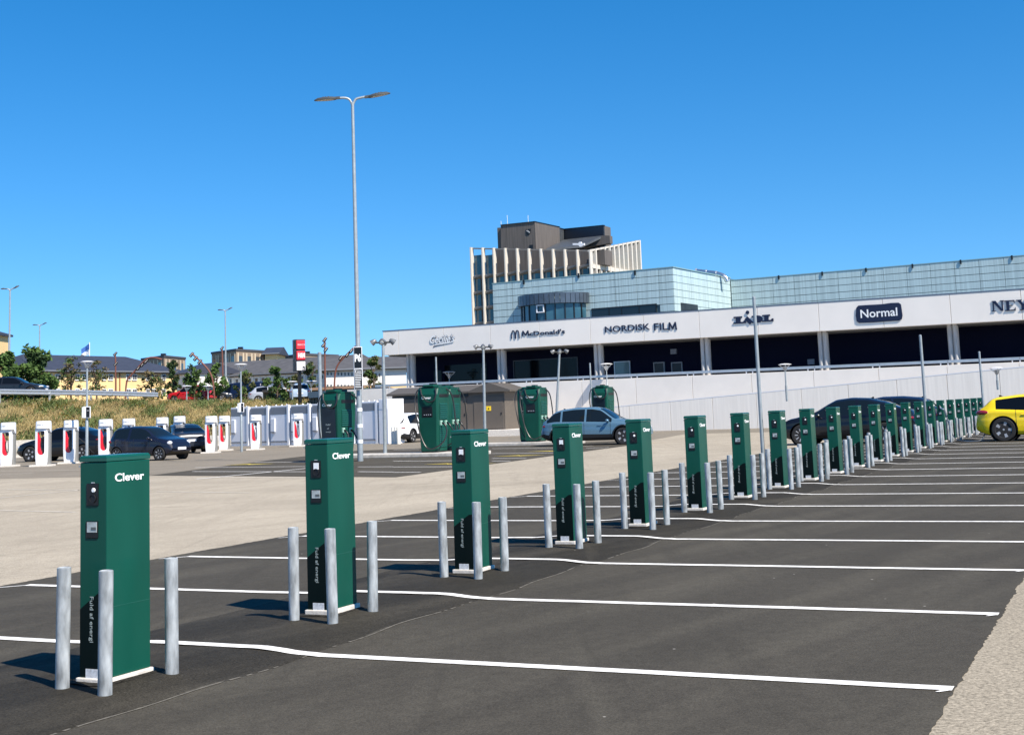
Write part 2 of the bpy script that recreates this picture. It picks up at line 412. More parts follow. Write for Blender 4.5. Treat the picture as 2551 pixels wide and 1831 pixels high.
# fast charging lot and drive lanes
def sheet(name, pts, z, m):
    g = MB(); g.add([Vector((p[0], p[1], z)) for p in pts], [tuple(range(len(pts)))]); return struct(g.build(name, m))
sheet('drive_lane', [(-60, 52), (-24, 46), (-11.2, 41.2), (-9.2, 55.2), (-7.5, 62.2), (6.3, 62.4), (9, 72), (26, 62), (34, 74), (10, 88), (-10, 92), (-60, 92)], .003, M_MID)
sheet('charging_lot_pavement', [(-11.5, 41.4), (-3.2, 34.3), (5.6, 57.5), (5.4, 62.3), (-7.6, 62.0), (-9.4, 54.9)], .005, M_LOT)
E_ = zm(480, 960, 500, 2261); F_ = zm(980, 930, 640, 2265); H_ = zm(0, 900, 640, 2265)
def pstripe(a, b, w, m, z=.0095, name='lot_line'): return stripe(name, gnd(*a), gnd(*b), w, m, z)
for a, b in [(E_(30, 928), E_(1300, 915)), (E_(0, 972), E_(1300, 975)), (E_(40, 1058), E_(1300, 935)), (E_(700, 870), E_(1305, 863)),
             (E_(1865, 920), E_(2261, 918)), (E_(1865, 974), E_(2261, 978)), (F_(0, 676), F_(230, 672)), (F_(0, 716), F_(230, 712)),
             (F_(0, 776), F_(535, 772)), (F_(0, 827), F_(535, 825)), (F_(0, 875), F_(240, 874)), (F_(870, 665), F_(1440, 659)),
             (F_(870, 708), F_(1440, 702)), (F_(870, 752), F_(1170, 751)), (F_(870, 775), F_(1030, 774)), (F_(1440, 645), F_(1760, 640)), (F_(1700, 662), F_(1900, 655))]:
    pstripe(a, b, .11, M_LINE)
for a, b in [(E_(230, 1037), E_(1300, 1042))]: pstripe(a, b, .09, M_OLDLINE, .0085)
for a, b in [(H_(60, 1130), H_(730, 1137)), (H_(0, 1205), H_(720, 1134)), (H_(0, 1316), H_(670, 1331)), (H_(1380, 1150), H_(2200, 1160)), (H_(0, 968), H_(740, 958)), (H_(0, 1000), H_(300, 985))]:
    pstripe(a, b, .07, M_OLDLINE, .006, 'worn_line')
def bolt(c, ang, s):
    pts = [(-1, -.12), (-.1, .32), (-.02, .08), (1, .14), (.1, -.32), (.02, -.08)]
    g = MB(); ca, sa = cos(ang), sin(ang)
    g.add([Vector((c.x + s * (p[0] * ca - p[1] * sa), c.y + s * (p[0] * sa + p[1] * ca), .0098)) for p in pts], [(0, 1, 2), (2, 3, 4), (4, 5, 0), (0, 2, 4)])
    return struct(g.build('charging_symbol', M_YELLOW))
for c, a, s in [(F_(1110, 727), -.35, .95), (F_(1375, 687), -.35, .9), (F_(480, 799), -.35, .8), (E_(640, 891), -.3, 1.0), (F_(690, 800), -.35, .8)]:
    bolt(gnd(*c), a, s)
# kerbed islands under the fast chargers
def island(pts, h=.13):
    g = MB(); g.prism(pts, lambda a, b, t: Vector((a, b, t)), 0, h)
    o = g.build('kerb_island', [M_KERB], bevel=.02); o['kind'] = 'structure'; return o
def rect(c, w, d, ang):
    ca, sa = cos(ang), sin(ang)
    return [(c[0] + x * ca - y * sa, c[1] + x * sa + y * ca) for x, y in ((-w / 2, -d / 2), (w / 2, -d / 2), (w / 2, d / 2), (-w / 2, d / 2))]
island(rect((-4.6, 51.0), 7.0, 1.7, -ROWANG))
island(rect((-.2, 61.6), 6.4, 1.6, -ROWANG))

# ------------------------------------------------------------------ charging posts
PA, PB, PHT = .216, .392, 1.352      # face width, depth, body height
def charging_post():
    r = thing('charging_post', '', 'charging post')
    g = MB(); g.box(-.018, PA + .018, -.018, PB + .018, -.02, .05); g.build('plinth', M_CONC, r, bevel=.008)
    g = MB(); g.box(0, PA, 0, PB, .05, PHT); g.build('body', M_GREEN, r, bevel=.007)
    g = MB(); g.box(-.004, PA + .003, -.004, PB + .003, PHT + .002, PHT + .027)
    vs = [(-.003, -.003, PHT + .027), (PA + .002, -.003, PHT + .027), (-.003, PB + .002, PHT + .027), (PA + .002, PB + .002, PHT + .027),
          (.004, .004, PHT + .040), (PA - .006, .004, PHT + .040), (.004, PB - .006, PHT + .040), (PA - .006, PB - .006, PHT + .040)]
    g.hexa([Vector(p) for p in vs]); lid = g.build('lid', M_GREENLID, r, bevel=.003)
    g = MB(); g.box(-.012, -.002, .0, .012, PHT - .03, PHT - .018); g.build('hinge', M_GALV, lid)
    H = PHT + .04
    zf = lambda f: H * (1 - f)
    # socket panel
    g = MB(); g.box(PA * .27, PA * .70, -.006, .02, zf(.220), zf(.122)); p = g.build('socket_panel', M_BLACK, r, bevel=.003)
    Mt = Matrix.Translation((PA * .54, -.0065, zf(.152))) @ Matrix.Rotation(pi / 2, 4, 'X')
    g = MB(); g.lathe([(.0145, -.002), (.0145, .004), (.011, .007)], 16, Mt); g.build('status_lens', mat('lens_white', (.85, .87, .85), .3), p)
    g = MB(); g.lathe([(.028, 0), (.028, .006), (.021, .006), (.021, .002)], 18, Matrix.Translation((PA * .50, -.006, zf(.188))) @ Matrix.Rotation(pi / 2, 4, 'X')); g.build('socket_ring', M_CARTRIM, p)
    g = MB(); g.box(PA * .43, PA * .55, -.003, .01, zf(.1205), zf(.1175)); g.build('panel_latch', M_PLATE, r)
    g = MB(); g.box(PA * .25, PA * .69, -.006, .02, zf(.362), zf(.287)); p = g.build('display_panel', M_BLACK, r, bevel=.003)
    g = MB(); g.box(PA * .30, PA * .66, -.009, .0, zf(.336), zf(.291)); g.build('screen', M_SCREEN, p)
    g = MB(); g.box(PA * .46, PA * .64, -.0105, -.0085, zf(.326), zf(.313)); g.build('screen_window', mat('screen_text', (.10, .11, .11), .3), p)
    # dark slanting vinyl and vertical lettering
    pts = [(.003, .056), (PA - .004, .056), (PA - .004, zf(.585))]
    pts += [(PA * .80, zf(.588)), (PA * .68, zf(.600)), (PA * .52, zf(.617)), (PA * .34, zf(.636)), (PA * .16, zf(.655)), (.003, zf(.672))]
    g = MB(); g.prism(pts, lambda a, b, t: Vector((a, t, b)), -.0015, .002); g.build('dark_panel', M_GREENDK, r)
    hh = zf(.615) - zf(.812)
    me = text_mesh('Fuld af energi', hh, .037, .0012, lambda x, y, d: Vector((PA * .345 + y, -.0016 - d, zf(.615) - x)), .004); me.materials.append(M_LETTERDIM)
    link('slogan', me, r)
    g = MB(); g.box(PA * .24, PA * .72, -.0045, .0, zf(.965), zf(.925)); g.build('info_plate', M_PLATE, r)
    w = PB * .67
    me = text_mesh('Clever', w, .050, .003, lambda x, y, d: Vector((PA + .0005 + d, PB * .18 + x, zf(.119) + y)), .014); me.materials.append(M_LETTER)
    link('lettering', me, r)
    g = MB(); g.box(PA - .002, PA + .0012, .008, PB - .008, zf(.663), zf(.660)); g.build('panel_seam', mat('seam_green', (.012, .09, .066), .3), r)
    return r
def bollard_mesh():
    g = MB(); R = .042
    g.lathe([(R, -.05), (R, .700), (R * .985, .712), (R * .80, .716), (R * .78, .712), (1e-6, .713)], 24)
    me = g.mesh('bollard'); me.set_sharp_from_angle(angle=.6); me.materials.append(M_GALV); return me
BOLL = bollard_mesh()
g = MB(); g.box(PA * .40, PA * .62, -.009, -.005, (PHT + .04) * (1 - .172), (PHT + .04) * (1 - .135)); STICKER = g.mesh('sticker'); STICKER.materials.append(M_LETTER)
POST0 = charging_post()
GP = 'green charging posts in the long row'
for i in range(NPOST):
    p = POST0 if i == 0 else copy_tree(POST0)
    m = mpos(i); b = m + Vector((-.245, .49, 0)); 
    if i < 4: b = m + Vector(((-.283, .409, 0), (-.268, .50, 0), (-.243, .48, 0), (-.235, .53, 0))[i])
    zz = MOUND - .004 + (-.012 if i == 0 else 0)
    b.z = zz; p.location = b; p.rotation_euler = (0, random.uniform(-.003, .003), -ROWANG + random.uniform(-.012, .012))
    if i in (1, 2, 3):
        for ch in p.children:
            for c2_ in ch.children:
                if c2_.name.startswith('status_lens'): c2_.data = STICKER
    nm = ORD[i]
    if i != 16:
        tag(p, f'green charging post, {nm} in the row from the end farthest from yellow car', 'charging post', GP)
    else:
        tag(p, 'green charging post with a plugged cable leading to the yellow car', 'charging post', GP)
    if i < 8:
        rr = random.Random(900 + i); g = MB(); vs = []; n_ = 28
        cc = b + VX * (PA / 2) + UX * (PB / 2)
        for zz_, gr in ((.0, 1.0), (.005, .55)):
            for k in range(n_):
                a = 2 * pi * k / n_; q = max(abs(cos(a)) / (PA / 2 + .10), abs(sin(a)) / (PB / 2 + .12)); rad = .88 / q * (1 + rr.uniform(-.07, .07)) * (.80 + .2 * gr)
                w_ = cc + VX * cos(a) * rad + UX * sin(a) * rad; w_.z = .0065 + mound(uvof(w_)[1]) + zz_ * 1.0 + rr.uniform(0, .004); vs.append(w_)
        g.add(vs, [(k, (k + 1) % n_, n_ + (k + 1) % n_, n_ + k) for k in range(n_)] + [tuple(range(n_, 2 * n_))]); struct(g.build('tar_patch', M_TAR))
    if i >= 21: continue
    spots = [((-.335, .25), 'on the socket side away from the lettering'), ((0, 0), 'at the corner between sockets and lettering'), ((.243, .57), 'along the lettered side')]
    for (dx, dy), ph in spots:
        o = bpy.data.objects.new('bollard', BOLL); COL.objects.link(o)
        o.location = (m.x + dx, m.y + dy, mound(uvof(Vector((m.x + dx, m.y + dy, 0)))[1]) - .0); o.rotation_euler = (random.uniform(-.012, .012), random.uniform(-.012, .012), random.uniform(0, 6))
        tag(o, f'galvanised bollard {ph}, {nm} green post of the row', 'bollard', 'galvanised bollards guarding the posts')

# ------------------------------------------------------------------ the mall: facade frame (s along, z up, o towards the lot)
PHF = .521
F0 = Vector((-9.55, 97.4, 0)); FD = Vector((cos(PHF), -sin(PHF), 0)); FN = Vector((-sin(PHF), -cos(PHF), 0))
def fp(s, z, o=0): return F0 + FD * s + FN * o + Vector((0, 0, z))
def FS(x, y, o=0):
    P0 = F0 + FN * o; d = ray(x, y); t = (P0 - CAMP).dot(FN) / d.dot(FN); P = CAMP + d * t
    return (P - F0).dot(FD), P.z
def fbox(g, s0, s1, z0, z1, o0, o1, mi=0):
    return g.hexa([fp(s, z, o) for z in (z0, z1) for o in (o0, o1) for s in (s0, s1)], mi)
def fslab(g, s0, s1, zb0, zb1, zt0, zt1, o0, o1, mi=0):
    """box whose bottom and top edges may slope along s"""
    return g.hexa([fp(s0, zb0, o0), fp(s1, zb1, o0), fp(s0, zb0, o1), fp(s1, zb1, o1), fp(s0, zt0, o0), fp(s1, zt1, o0), fp(s0, zt0, o1), fp(s1, zt1, o1)], mi)
ztop = lambda s: 7.74 - .0078 * s
zbot = lambda s: 5.99 - .0072 * s
zrail = lambda s: 3.84 - .0060 * s
zpar = lambda s: 3.56 - .0062 * s
zdeck = 2.75
SEND = 66.0
mall = thing('shopping_centre', 'long low shopping centre with pale fascia band, dark recessed deck and shop signs', 'building', fp(0, 0, 0))
ML = mall.location.copy()
def part(g, name, m, parent=mall, off=None, **k): return g.build(name, m, parent, off if off is not None else ML, **k)
# body behind
g = MB(); fbox(g, -.2, SEND, 0, zdeck - .02, -40, -.32); part(g, 'podium', M_PARAPET)
g = MB(); fslab(g, -.2, SEND, 5.9, 5.45, 7.45, 6.95, -40, -.62); part(g, 'roof_slab', mat('roof_felt', (.12, .12, .12), .9))
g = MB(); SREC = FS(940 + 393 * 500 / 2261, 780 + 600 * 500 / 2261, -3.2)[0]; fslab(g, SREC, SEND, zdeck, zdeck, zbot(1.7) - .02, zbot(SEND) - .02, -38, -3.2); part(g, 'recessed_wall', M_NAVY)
g = MB(); fbox(g, -.2, SEND, zdeck - .015, zdeck + .03, -3.15, -.34); part(g, 'deck', M_KERB)
# fascia panels
js = [-.28, 1.11] + [1.11 + 3.94 * k for k in range(1, 17)]
for a, b in zip(js[:-1], js[1:]):
    g = MB(); fslab(g, a + .012, b - .012, zbot(a), zbot(b), ztop(a), ztop(b), -.6, 0); part(g, 'fascia_panel', M_FASCIA, bevel=.01)
g = MB(); fslab(g, -.33, SEND, ztop(0), ztop(SEND), ztop(0) + .07, ztop(SEND) + .07, -.65, .015); part(g, 'roof_coping', mat('blue_grey_coping', (.14, .17, .22), .4, .5))
g = MB(); fslab(g, -.28, -.02, 5.95, 5.95, 7.7, 7.7, -38, -.62); part(g, 'side_fascia', M_FASCIA)
# columns: three fluted shafts each
for s0 in (1.30, 9.07, 16.72, 24.45, 32.24, 40.06, 47.9, 55.7, 63.5):
    g = MB()
    for k in range(2):
        c = s0 + .17 + k * .31
        pr = []
        for j in range(17):
            a = pi * j / 16 * 2; pr.append((c + .165 * cos(a), -.8 + .30 * sin(a)))
        vs = [fp(a, zdeck, b) for a, b in pr[:-1]] + [fp(a, zbot(s0) + .1, b) for a, b in pr[:-1]]
        nn = 16; g.add(vs, [(i, (i + 1) % nn, nn + (i + 1) % nn, nn + i) for i in range(nn)], 0, True)
    part(g, 'column', M_COLUMN)
# deck railing: band and paired posts
g = MB()
segs = [-1.2] + [.1 + 4.0 * k for k in range(0, 17)]
for a, b in zip(segs[:-1], segs[1:]):
    g = MB(); fslab(g, a + .01, b - .01, zrail(a) - .17, zrail(b) - .17, zrail(a), zrail(b), -.22, -.10); part(g, 'guard_rail', M_ALU, bevel=.01)
    for q in (b - .42, b + .0):
        g = MB(); fbox(g, q - .03, q + .03, zpar(q) - .06, zrail(q) - .16, -.20, -.14); part(g, 'rail_post', M_WHITE)
# parapet panels
pj = [-4.0] + [.05 + 4.0 * k for k in range(0, 17)]
for a, b in zip(pj[:-1], pj[1:]):
    g = MB(); fslab(g, a + .012, b - .012, -.05, -.05, zpar(a), zpar(b), -.3, 0); part(g, 'parapet_panel', M_PARAPET, bevel=.01)
# recessed wall openings
L_ = zm(1800, 720, 500, 2261); N_ = zm(1400, 720, 500, 2261); G_ = zm(940, 780, 500, 2261); R_ = zm(2051, 720, 500, 2261); T_ = zm(1140, 530, 500, 2261)
def opening(a, b, name, m, fr=None, o=-3.2):
    (s0, z1), (s1, z0) = FS(*a, o), FS(*b, o)
    z0 = max(z0, zdeck + .05)
    g = MB(); fbox(g, s0, s1, z0, z1, o - .05, o + .04); w = part(g, name, m)
    if fr:
        g = MB(); t = .07
        fbox(g, s0 - t, s1 + t, z1, z1 + t, o - .02, o + .10); fbox(g, s0 - t, s0, z0, z1, o - .02, o + .10); fbox(g, s1, s1 + t, z0, z1, o - .02, o + .10)
        part(g, 'frame', fr, w)
    return w
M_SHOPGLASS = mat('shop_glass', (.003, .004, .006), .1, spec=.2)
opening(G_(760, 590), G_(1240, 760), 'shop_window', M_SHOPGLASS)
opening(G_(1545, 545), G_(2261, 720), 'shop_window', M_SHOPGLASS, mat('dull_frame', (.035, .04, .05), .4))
opening(G_(640, 650), G_(730, 770), 'shop_door', M_SHOPGLASS)
opening(N_(1045, 838), N_(1155, 960), 'service_door', M_BLACK, M_SIGNSIDE)
opening(N_(1245, 838), N_(1355, 960), 'service_door', M_BLACK, M_SIGNSIDE)
opening(N_(600, 830), N_(770, 1000), 'entrance_glass', mat('pale_glass', (.18, .26, .27), .1), M_ALU)
opening(G_(1060, 630), G_(1120, 740), 'shop_poster', mat('poster_pale', (.20, .24, .20), .6))
opening(G_(1170, 620), G_(1235, 740), 'shop_poster', mat('poster_pale2', (.16, .22, .2), .6))
for c in [(N_(1262, 705)), (L_(1000, 820))]:
    s, z = FS(*c, -3.2); g = MB(); fbox(g, s - .22, s + .22, z - .17, z + .17, -3.2, -3.1); part(g, 'wall_notice', mat('notice_grey', (.22, .23, .27), .6))
# stacked chairs / clutter seen behind the rail as low planters
# lamps under the soffit
for s in range(4, 60, 4):
    g = MB(); fbox(g, s - .6, s + .6, zbot(s) - .05, zbot(s) - .015, -2.3, -2.18); part(g, 'soffit_strip', mat('soffit_strip_grey', (.10, .10, .13), .5))

# ---- shop signs (things of their own, fixed to the fascia)
def sign_root(name, label, s, z): return thing(name, label, 'sign', fp(s, z, 0))
def stext(body, p0, p1, root, offset=.02, shear=0., d=.04, gap=.004, m=M_NAVYL, name='lettering', slope=True):
    """p0 lower-left and p1 upper-right picture corners of the word"""
    s0, _ = FS(*p0); s1, _ = FS(*p1); 
    zc0 = FS(*p0)[1]; zc1 = FS(*p1)[1]
    w = s1 - s0; h = zc1 - zc0
    off = root.location
    def f(x, y, t): return fp(s0 + x, zc0 + y, gap + t) - off
    me = text_mesh(body, w, h, d, f, offset, shear); me.materials.append(m)
    return link(name, me, root)
def backing(g, s0, s1, z0, z1): return g
def letter_m(p0, p1, root):
    (s0, z0), (s1, z1) = FS(*p0), FS(*p1); w = s1 - s0; h = z1 - z0
    q = [(0, 0), (.17, 0), (.22, .62), (.44, .08), (.56, .08), (.78, .62), (.83, 0), (1, 0), (.90, 1), (.76, 1), (.5, .36), (.24, 1), (.10, 1)]
    g = MB(); g.prism([(s0 + a * w, z0 + b * h) for a, b in q], lambda a, b, t: fp(a, b, t), .004, .044); g.build('letter_m', M_NAVYL, root, root.location)
# word 1: script with underline
r = sign_root('wall_sign', "white script lettering Cecilie's with dark outline and underline on the fascia", *FS(*G_(735, 320)))
(sA, zA), (sB, zB) = FS(*G_(598, 345)), FS(*G_(875, 235))
def script(grow, d0, d1, m, nm):
    def f(x, y, t):
        X = sA + x; Y = zA + y + .09 * x * .0
        return fp(X, Y, d0 + t * (d1 - d0)) - r.location
    me = text_mesh("Cecilie's", sB - sA, zB - zA, 1.0, f, grow, .35); me.materials.append(m); return link(nm, me, r)
script(.055, .004, .034, M_NAVYL, 'outline'); script(.018, .03, .042, M_LETTER, 'lettering')
def swoosh(grow, d0, d1, m, nm):
    pts = [G_(640, 372), G_(655, 350), G_(740, 335), G_(850, 318), G_(840, 330), G_(740, 350), G_(665, 362)]
    q = [FS(*p) for p in pts]; cs = sum(a for a, b in q) / len(q); cz = sum(b for a, b in q) / len(q)
    q = [(cs + (a - cs) * (1 + grow * .4), cz + (b - cz) * (1 + grow * 3)) for a, b in q]
    g = MB(); g.prism(q, lambda a, b, t: fp(a, b, t), d0, d1); g.build(nm, m, r, r.location)
swoosh(.25, .004, .032, M_NAVYL, 'underline_outline'); swoosh(0, .03, .041, M_LETTER, 'underline')
# word 2: arches and name
r = sign_root('wall_sign', "dark navy arches emblem and McDonald's lettering on the fascia", *FS(*G_(1800, 250)))
def arch(p, w, h):
    (s0, z0) = FS(*p); g = MB(); N2 = 14
    for k in range(2):
        out = []; inn = []
        c = s0 + w * (.25 + .5 * k)
        for j in range(N2 + 1):
            a = pi * j / N2
            out.append((c - cos(a) * w * .27, z0 + h * (sin(a) ** .62)))
            inn.append((c - cos(a) * w * .165, z0 + h * .90 * (sin(a) ** .55)))
        ts = (.004, .045)
        for j in range(N2):
            g.hexa([fp(*out[j], ts[0] + .002 * k), fp(*out[j + 1], ts[0] + .002 * k), fp(*inn[j], ts[0] + .002 * k), fp(*inn[j + 1], ts[0] + .002 * k),
                    fp(*out[j], ts[1] + .002 * k), fp(*out[j + 1], ts[1] + .002 * k), fp(*inn[j], ts[1] + .002 * k), fp(*inn[j + 1], ts[1] + .002 * k)])
    g.build('arches_emblem', M_NAVYL, r, r.location)
(sa, za), (sb, zb_) = FS(*G_(1512, 290)), FS(*G_(1600, 190))
arch(G_(1512, 290), sb - sa, zb_ - za - .0)
letter_m(G_(1630, 262), G_(1712, 196), r); stext("cDonald's", G_(1716, 258), G_(2112, 178), r, .012)
r = sign_root('wall_sign', 'dark navy raised capitals NORDISK FILM on the fascia', *FS(*N_(885, 440)))
stext('NORDISK', N_(487, 492), N_(988, 388), r, .008); stext('FIL', N_(1040, 468), N_(1192, 378), r, .008); letter_m(N_(1200, 465), N_(1294, 371), r)
# LIDL
r = sign_root('wall_sign', 'dark navy LIDL lettering with tilted i and round dot on the fascia', *FS(*L_(340, 340)))
def slabL(x0, x1, yb, yt):
    (s0, z0), (s1, z1) = FS(*L_(x0, yb)), FS(*L_(x1, yt)); w = s1 - s0; h = z1 - z0
    q = [(0, 0), (1, 0), (1, .40), (.86, .40), (.78, .22), (.58, .22), (.58, .80), (.72, .80), (.72, 1), (.05, 1), (.05, .80), (.2, .80), (.2, .2), (0, .2)]
    g = MB(); g.prism([(s0 + a * w, z0 + b * h) for a, b in q], lambda a, b, t: fp(a, b, t), .004, .05); g.build('letter_l', M_NAVYL, r, r.location)
slabL(125, 262, 395, 305); slabL(448, 572, 372, 285)
(s0, z0), (s1, z1) = FS(*L_(245, 400)), FS(*L_(345, 310)); c = ((s0 + s1) / 2, (z0 + z1) / 2); h = (z1 - z0) * .52
g = MB(); g.prism([(c[0] + h * (a * cos(.75) - b * sin(.75)), c[1] + h * (a * sin(.75) + b * cos(.75))) for a, b in ((-.55, -1), (.55, -1), (.55, 1), (-.55, 1))][::1], lambda a, b, t: fp(a, b, t), .004, .054)
g.build('letter_i', M_NAVYL, r, r.location)
s0, z0 = FS(*L_(283, 265)); g = MB(); g.prism([(s0 + .115 * cos(a * pi / 9), z0 + .115 * sin(a * pi / 9)) for a in range(18)], lambda a, b, t: fp(a, b, t), .004, .055); g.build('dot', M_NAVYL, r, r.location)
(s0, z0), (s1, z1) = FS(*L_(335, 385)), FS(*L_(455, 295)); w = s1 - s0; h = z1 - z0
g = MB(); q = [(0, 0), (.55, 0)] + [(.55 + .42 * sin(a * pi / 8), .5 - .5 * cos(a * pi / 8)) for a in range(1, 8)] + [(.55, 1), (0, 1), (0, .8), (.12, .8), (.12, .2), (0, .2)]
g.prism([(s0 + a * w, z0 + b * h) for a, b in q], lambda a, b, t: fp(a, b, t), .004, .049); g.build('letter_d', M_NAVYL, r, r.location)
# Normal
r = sign_root('wall_sign', 'navy rounded board with white Normal lettering on the fascia', *FS(*L_(1760, 280)))
q = [L_(*p) for p in ((1508, 215), (1530, 188), (1600, 183), (1800, 172), (1900, 158), (1985, 155), (2012, 175), (2020, 230), (2030, 300), (2022, 340), (1990, 358), (1850, 366), (1700, 378), (1540, 384), (1512, 365), (1502, 300))]
g = MB(); g.prism([FS(*p) for p in q], lambda a, b, t: fp(a, b, t), .004, .055); g.build('board', M_NAVYL, r, r.location, bevel=.02)
stext('Normal', L_(1560, 330), L_(1968, 208), r, .012, 0, .008, .056, M_LETTER)
# NEYE
r = sign_root('wall_sign', 'dark navy serif capitals NEYE on the fascia, next after the Normal board', *FS(*R_(2230, 200)))
def poly_letter(q, s0, z0, w, h, nm):
    g = MB()
    for part_ in q: g.prism([(s0 + a * w, z0 + b * h) for a, b in part_[0]], lambda a, b, t: fp(a, b, t), .004, part_[1] * .24); 
    g.build(nm, M_NAVYL, r, r.location)
(s0, z0), (s1, z1) = FS(*R_(1900, 255)), FS(*R_(2035, 128)); w = s1 - s0; h = z1 - z0
rc = lambda a, b, c, d: [(a, b), (c, b), (c, d), (a, d)]
poly_letter([(rc(.1, 0, .2, 1), .20), (rc(.8, .0, .9, 1), .202), ([(.05, 1), (.35, 1), (.9, 0), (.72, 0)], .206), (rc(0, 0, .3, .07), .198), (rc(.68, .93, 1, 1), .196)], s0, z0, w, h, 'letter_n')
(s2, z2) = FS(*R_(2050, 250)); ew = w * .82
poly_letter([(rc(.15, 0, .42, 1), .20), (rc(0, .9, .95, 1.0), .202), (rc(0, 0, 1, .1), .204), (rc(.3, .46, .72, .55), .198), ([(.84, .9), (.95, .9), (.95, .7)], .196), ([(.86, .1), (1, .1), (1, .32)], .194)], s2, z2, ew, h, 'letter_e')
(s3, z3) = FS(*R_(2180, 243))
poly_letter([(rc(.4, 0, .64, .5), .20), ([(.05, 1), (.34, 1), (.6, .48), (.42, .44)], .202), ([(.78, 1), (.9, 1), (.62, .48), (.5, .48)], .204), (rc(0, .93, .45, 1), .198), (rc(.65, .93, 1.02, 1), .196), (rc(.26, 0, .8, .08), .194)], s3, z3, w, h, 'letter_y')
poly_letter([(rc(.15, 0, .42, 1), .20), (rc(0, .9, .95, 1.0), .202), (rc(0, 0, 1, .1), .204), (rc(.3, .46, .72, .55), .198)], s3 + w * 1.08, z3, ew, h, 'letter_e')

# ---- ramp with ribbed panels in front
ramp = thing('ramp_wall', 'sloping ramp wall of pale ribbed concrete panels in front of shopping centre', 'wall', fp(17, 0, 3))
zr = lambda s: 1.60 + .0545 * (s - 20.4)
rj = [16.0, 18.07] + [20.89 + 2.82 * k for k in range(0, 14)]
for a, b in zip(rj[:-1], rj[1:]):
    g = MB(); lo = 1.35 if a > 43 else -.05
    fslab(g, a + .012, b - .012, lo, lo + (.02 if a > 43 else 0), zr(a), zr(b), 2.75, 3.0); g.build('ramp_panel', M_RIBWALL, ramp, ramp.location, bevel=.008)
g = MB(); fslab(g, 16, rj[-1], zr(16) + .004, zr(rj[-1]) + .004, zr(16) + .06, zr(rj[-1]) + .06, 2.74, 3.006); g.build('ramp_coping', M_WHITE, ramp, ramp.location)
g = MB(); fslab(g, 16, rj[-1], -.05, -.05, zr(16) - 1.0, zr(rj[-1]) - 1.0, .05, 2.70); g.build('ramp_deck', M_KERB, ramp, ramp.location)
g = MB(); fbox(g, 43.3, 58, -.02, 1.34, 2.60, 2.71); g.build('ramp_opening_shade', M_BLACK, ramp, ramp.location)  # black sheet behind the opening stands in for the shade under the ramp

# ------------------------------------------------------------------ glass-clad halls on the podium
M_TEAL = mat('teal_glass_panel', (.42, .53, .53), .22, var=.16, scale=2.4, stretch=(3.4, 3.4, .06), bump=.15, bscale=10, spec=.6)
M_TEALB = mat('teal_glass_backing', (.08, .13, .14), .5)
M_JOINT = mat('joint_dark', (.03, .06, .07), .6)
hall = thing('glass_hall', 'pale teal glass-clad hall with stepped corner rising above the fascia', 'building', fp(9, 7, -14))
HL = hall.location.copy()
OF, OL = -14.0, -26.3
ZT = 12.08
g = MB(); fbox(g, .95, 17.19, 7.2, ZT - .03, -40, OF - .08); fbox(g, 17.19, 62, 7.0, ZT - .22, -40.01, OL - .08); g.build('core', M_TEALB, hall, HL)
def panels(axis, a0, pitch, na, o, ztop_, dz, nz, skip=None):
    rr = random.Random(int(o * 10) + na)
    for i in range(na):
        for j in range(nz):
            a = a0 + i * pitch; z1 = ztop_ - j * dz
            if skip and skip(a, z1): continue
            e = rr.uniform(0, .012)
            g = MB()
            if axis == 's': fbox(g, a + .014, a + pitch - .014, z1 - dz + .032, z1 - .012, o - .06, o + e)
            else: g.hexa([fp(17.19 + d, z, -14.0 - q) for z in (z1 - dz + .034, z1 - .012) for q in (a + .014, a + pitch - .014) for d in (-.06, e)])
            g.build('glass_panel', M_TEAL, hall, HL)
inwin = lambda a, z: 9.9 < a < 15.3 and z < 9.4
panels('s', .98, 1.874 / 1.0, 8, OF, ZT, .56, 8, inwin)
panels('s', .98 + 1.874 * 8, 1.20, 1, OF, ZT, .56, 8)
panels('q', 0, 1.75, 7, 0, ZT - .0, .56, 8)
panels('s', 17.24, 1.845, 23, OL, ZT - .22, .56, 7)
g = MB(); fbox(g, .93, 17.25, ZT, ZT + .08, OF - .3, OF + .03); fbox(g, 17.0, 17.27, ZT + .003, ZT + .083, OL, OF - .3); fbox(g, 17.27, 62, ZT - .22, ZT - .14, OL - .3, OL + .03)
g.build('roof_edge', mat('teal_edge', (.20, .32, .33), .4), hall, HL)
w = MB(); fbox(w, 10.15, 15.66, 8.2, 9.36, OF - .05, OF + .02); win = w.build('strip_window', M_GLASSD, hall, HL)
g = MB(); fbox(g, 10.08, 15.72, 9.30, 9.40, OF - .02, OF + .06)
for s in (10.1, 11.6, 12.7, 14.2, 15.64): fbox(g, s - .03, s + .03, 8.2, 9.30, OF - .02, OF + .05)
g.build('window_frame', M_BLACK, win)
win.children[0].location = (0, 0, 0)
for me_o in win.children: pass
# the frame mesh is in world space: move it into hall space
for o in win.children: o.data.transform(Matrix.Translation(-HL))
g = MB(); g.hexa([fp(17.21 + d, z, -14.0 - q) for z in (8.2, 9.42) for q in (1.2, 4.6) for d in (-.02, .03)]); g.build('corner_window', M_GLASSD, hall, HL)
# outflow brackets along the roof edge
for p in [T_(748, 775), T_(1365, 700), T_(2000, 670)]:
    s, z = FS(*p, OF); g = MB(); fbox(g, s - .07, s + .07, z - .25, z + .12, OF + .03, OF + .10); g.build('bracket', M_BLACK, hall, HL)
for s in (21.5, 25.2, 28.8, 32.5, 36.2, 40.):
    g = MB(); fbox(g, s - .06, s + .06, ZT - .45, ZT - .1, OL + .03, OL + .1); g.build('bracket', M_BLACK, hall, HL)
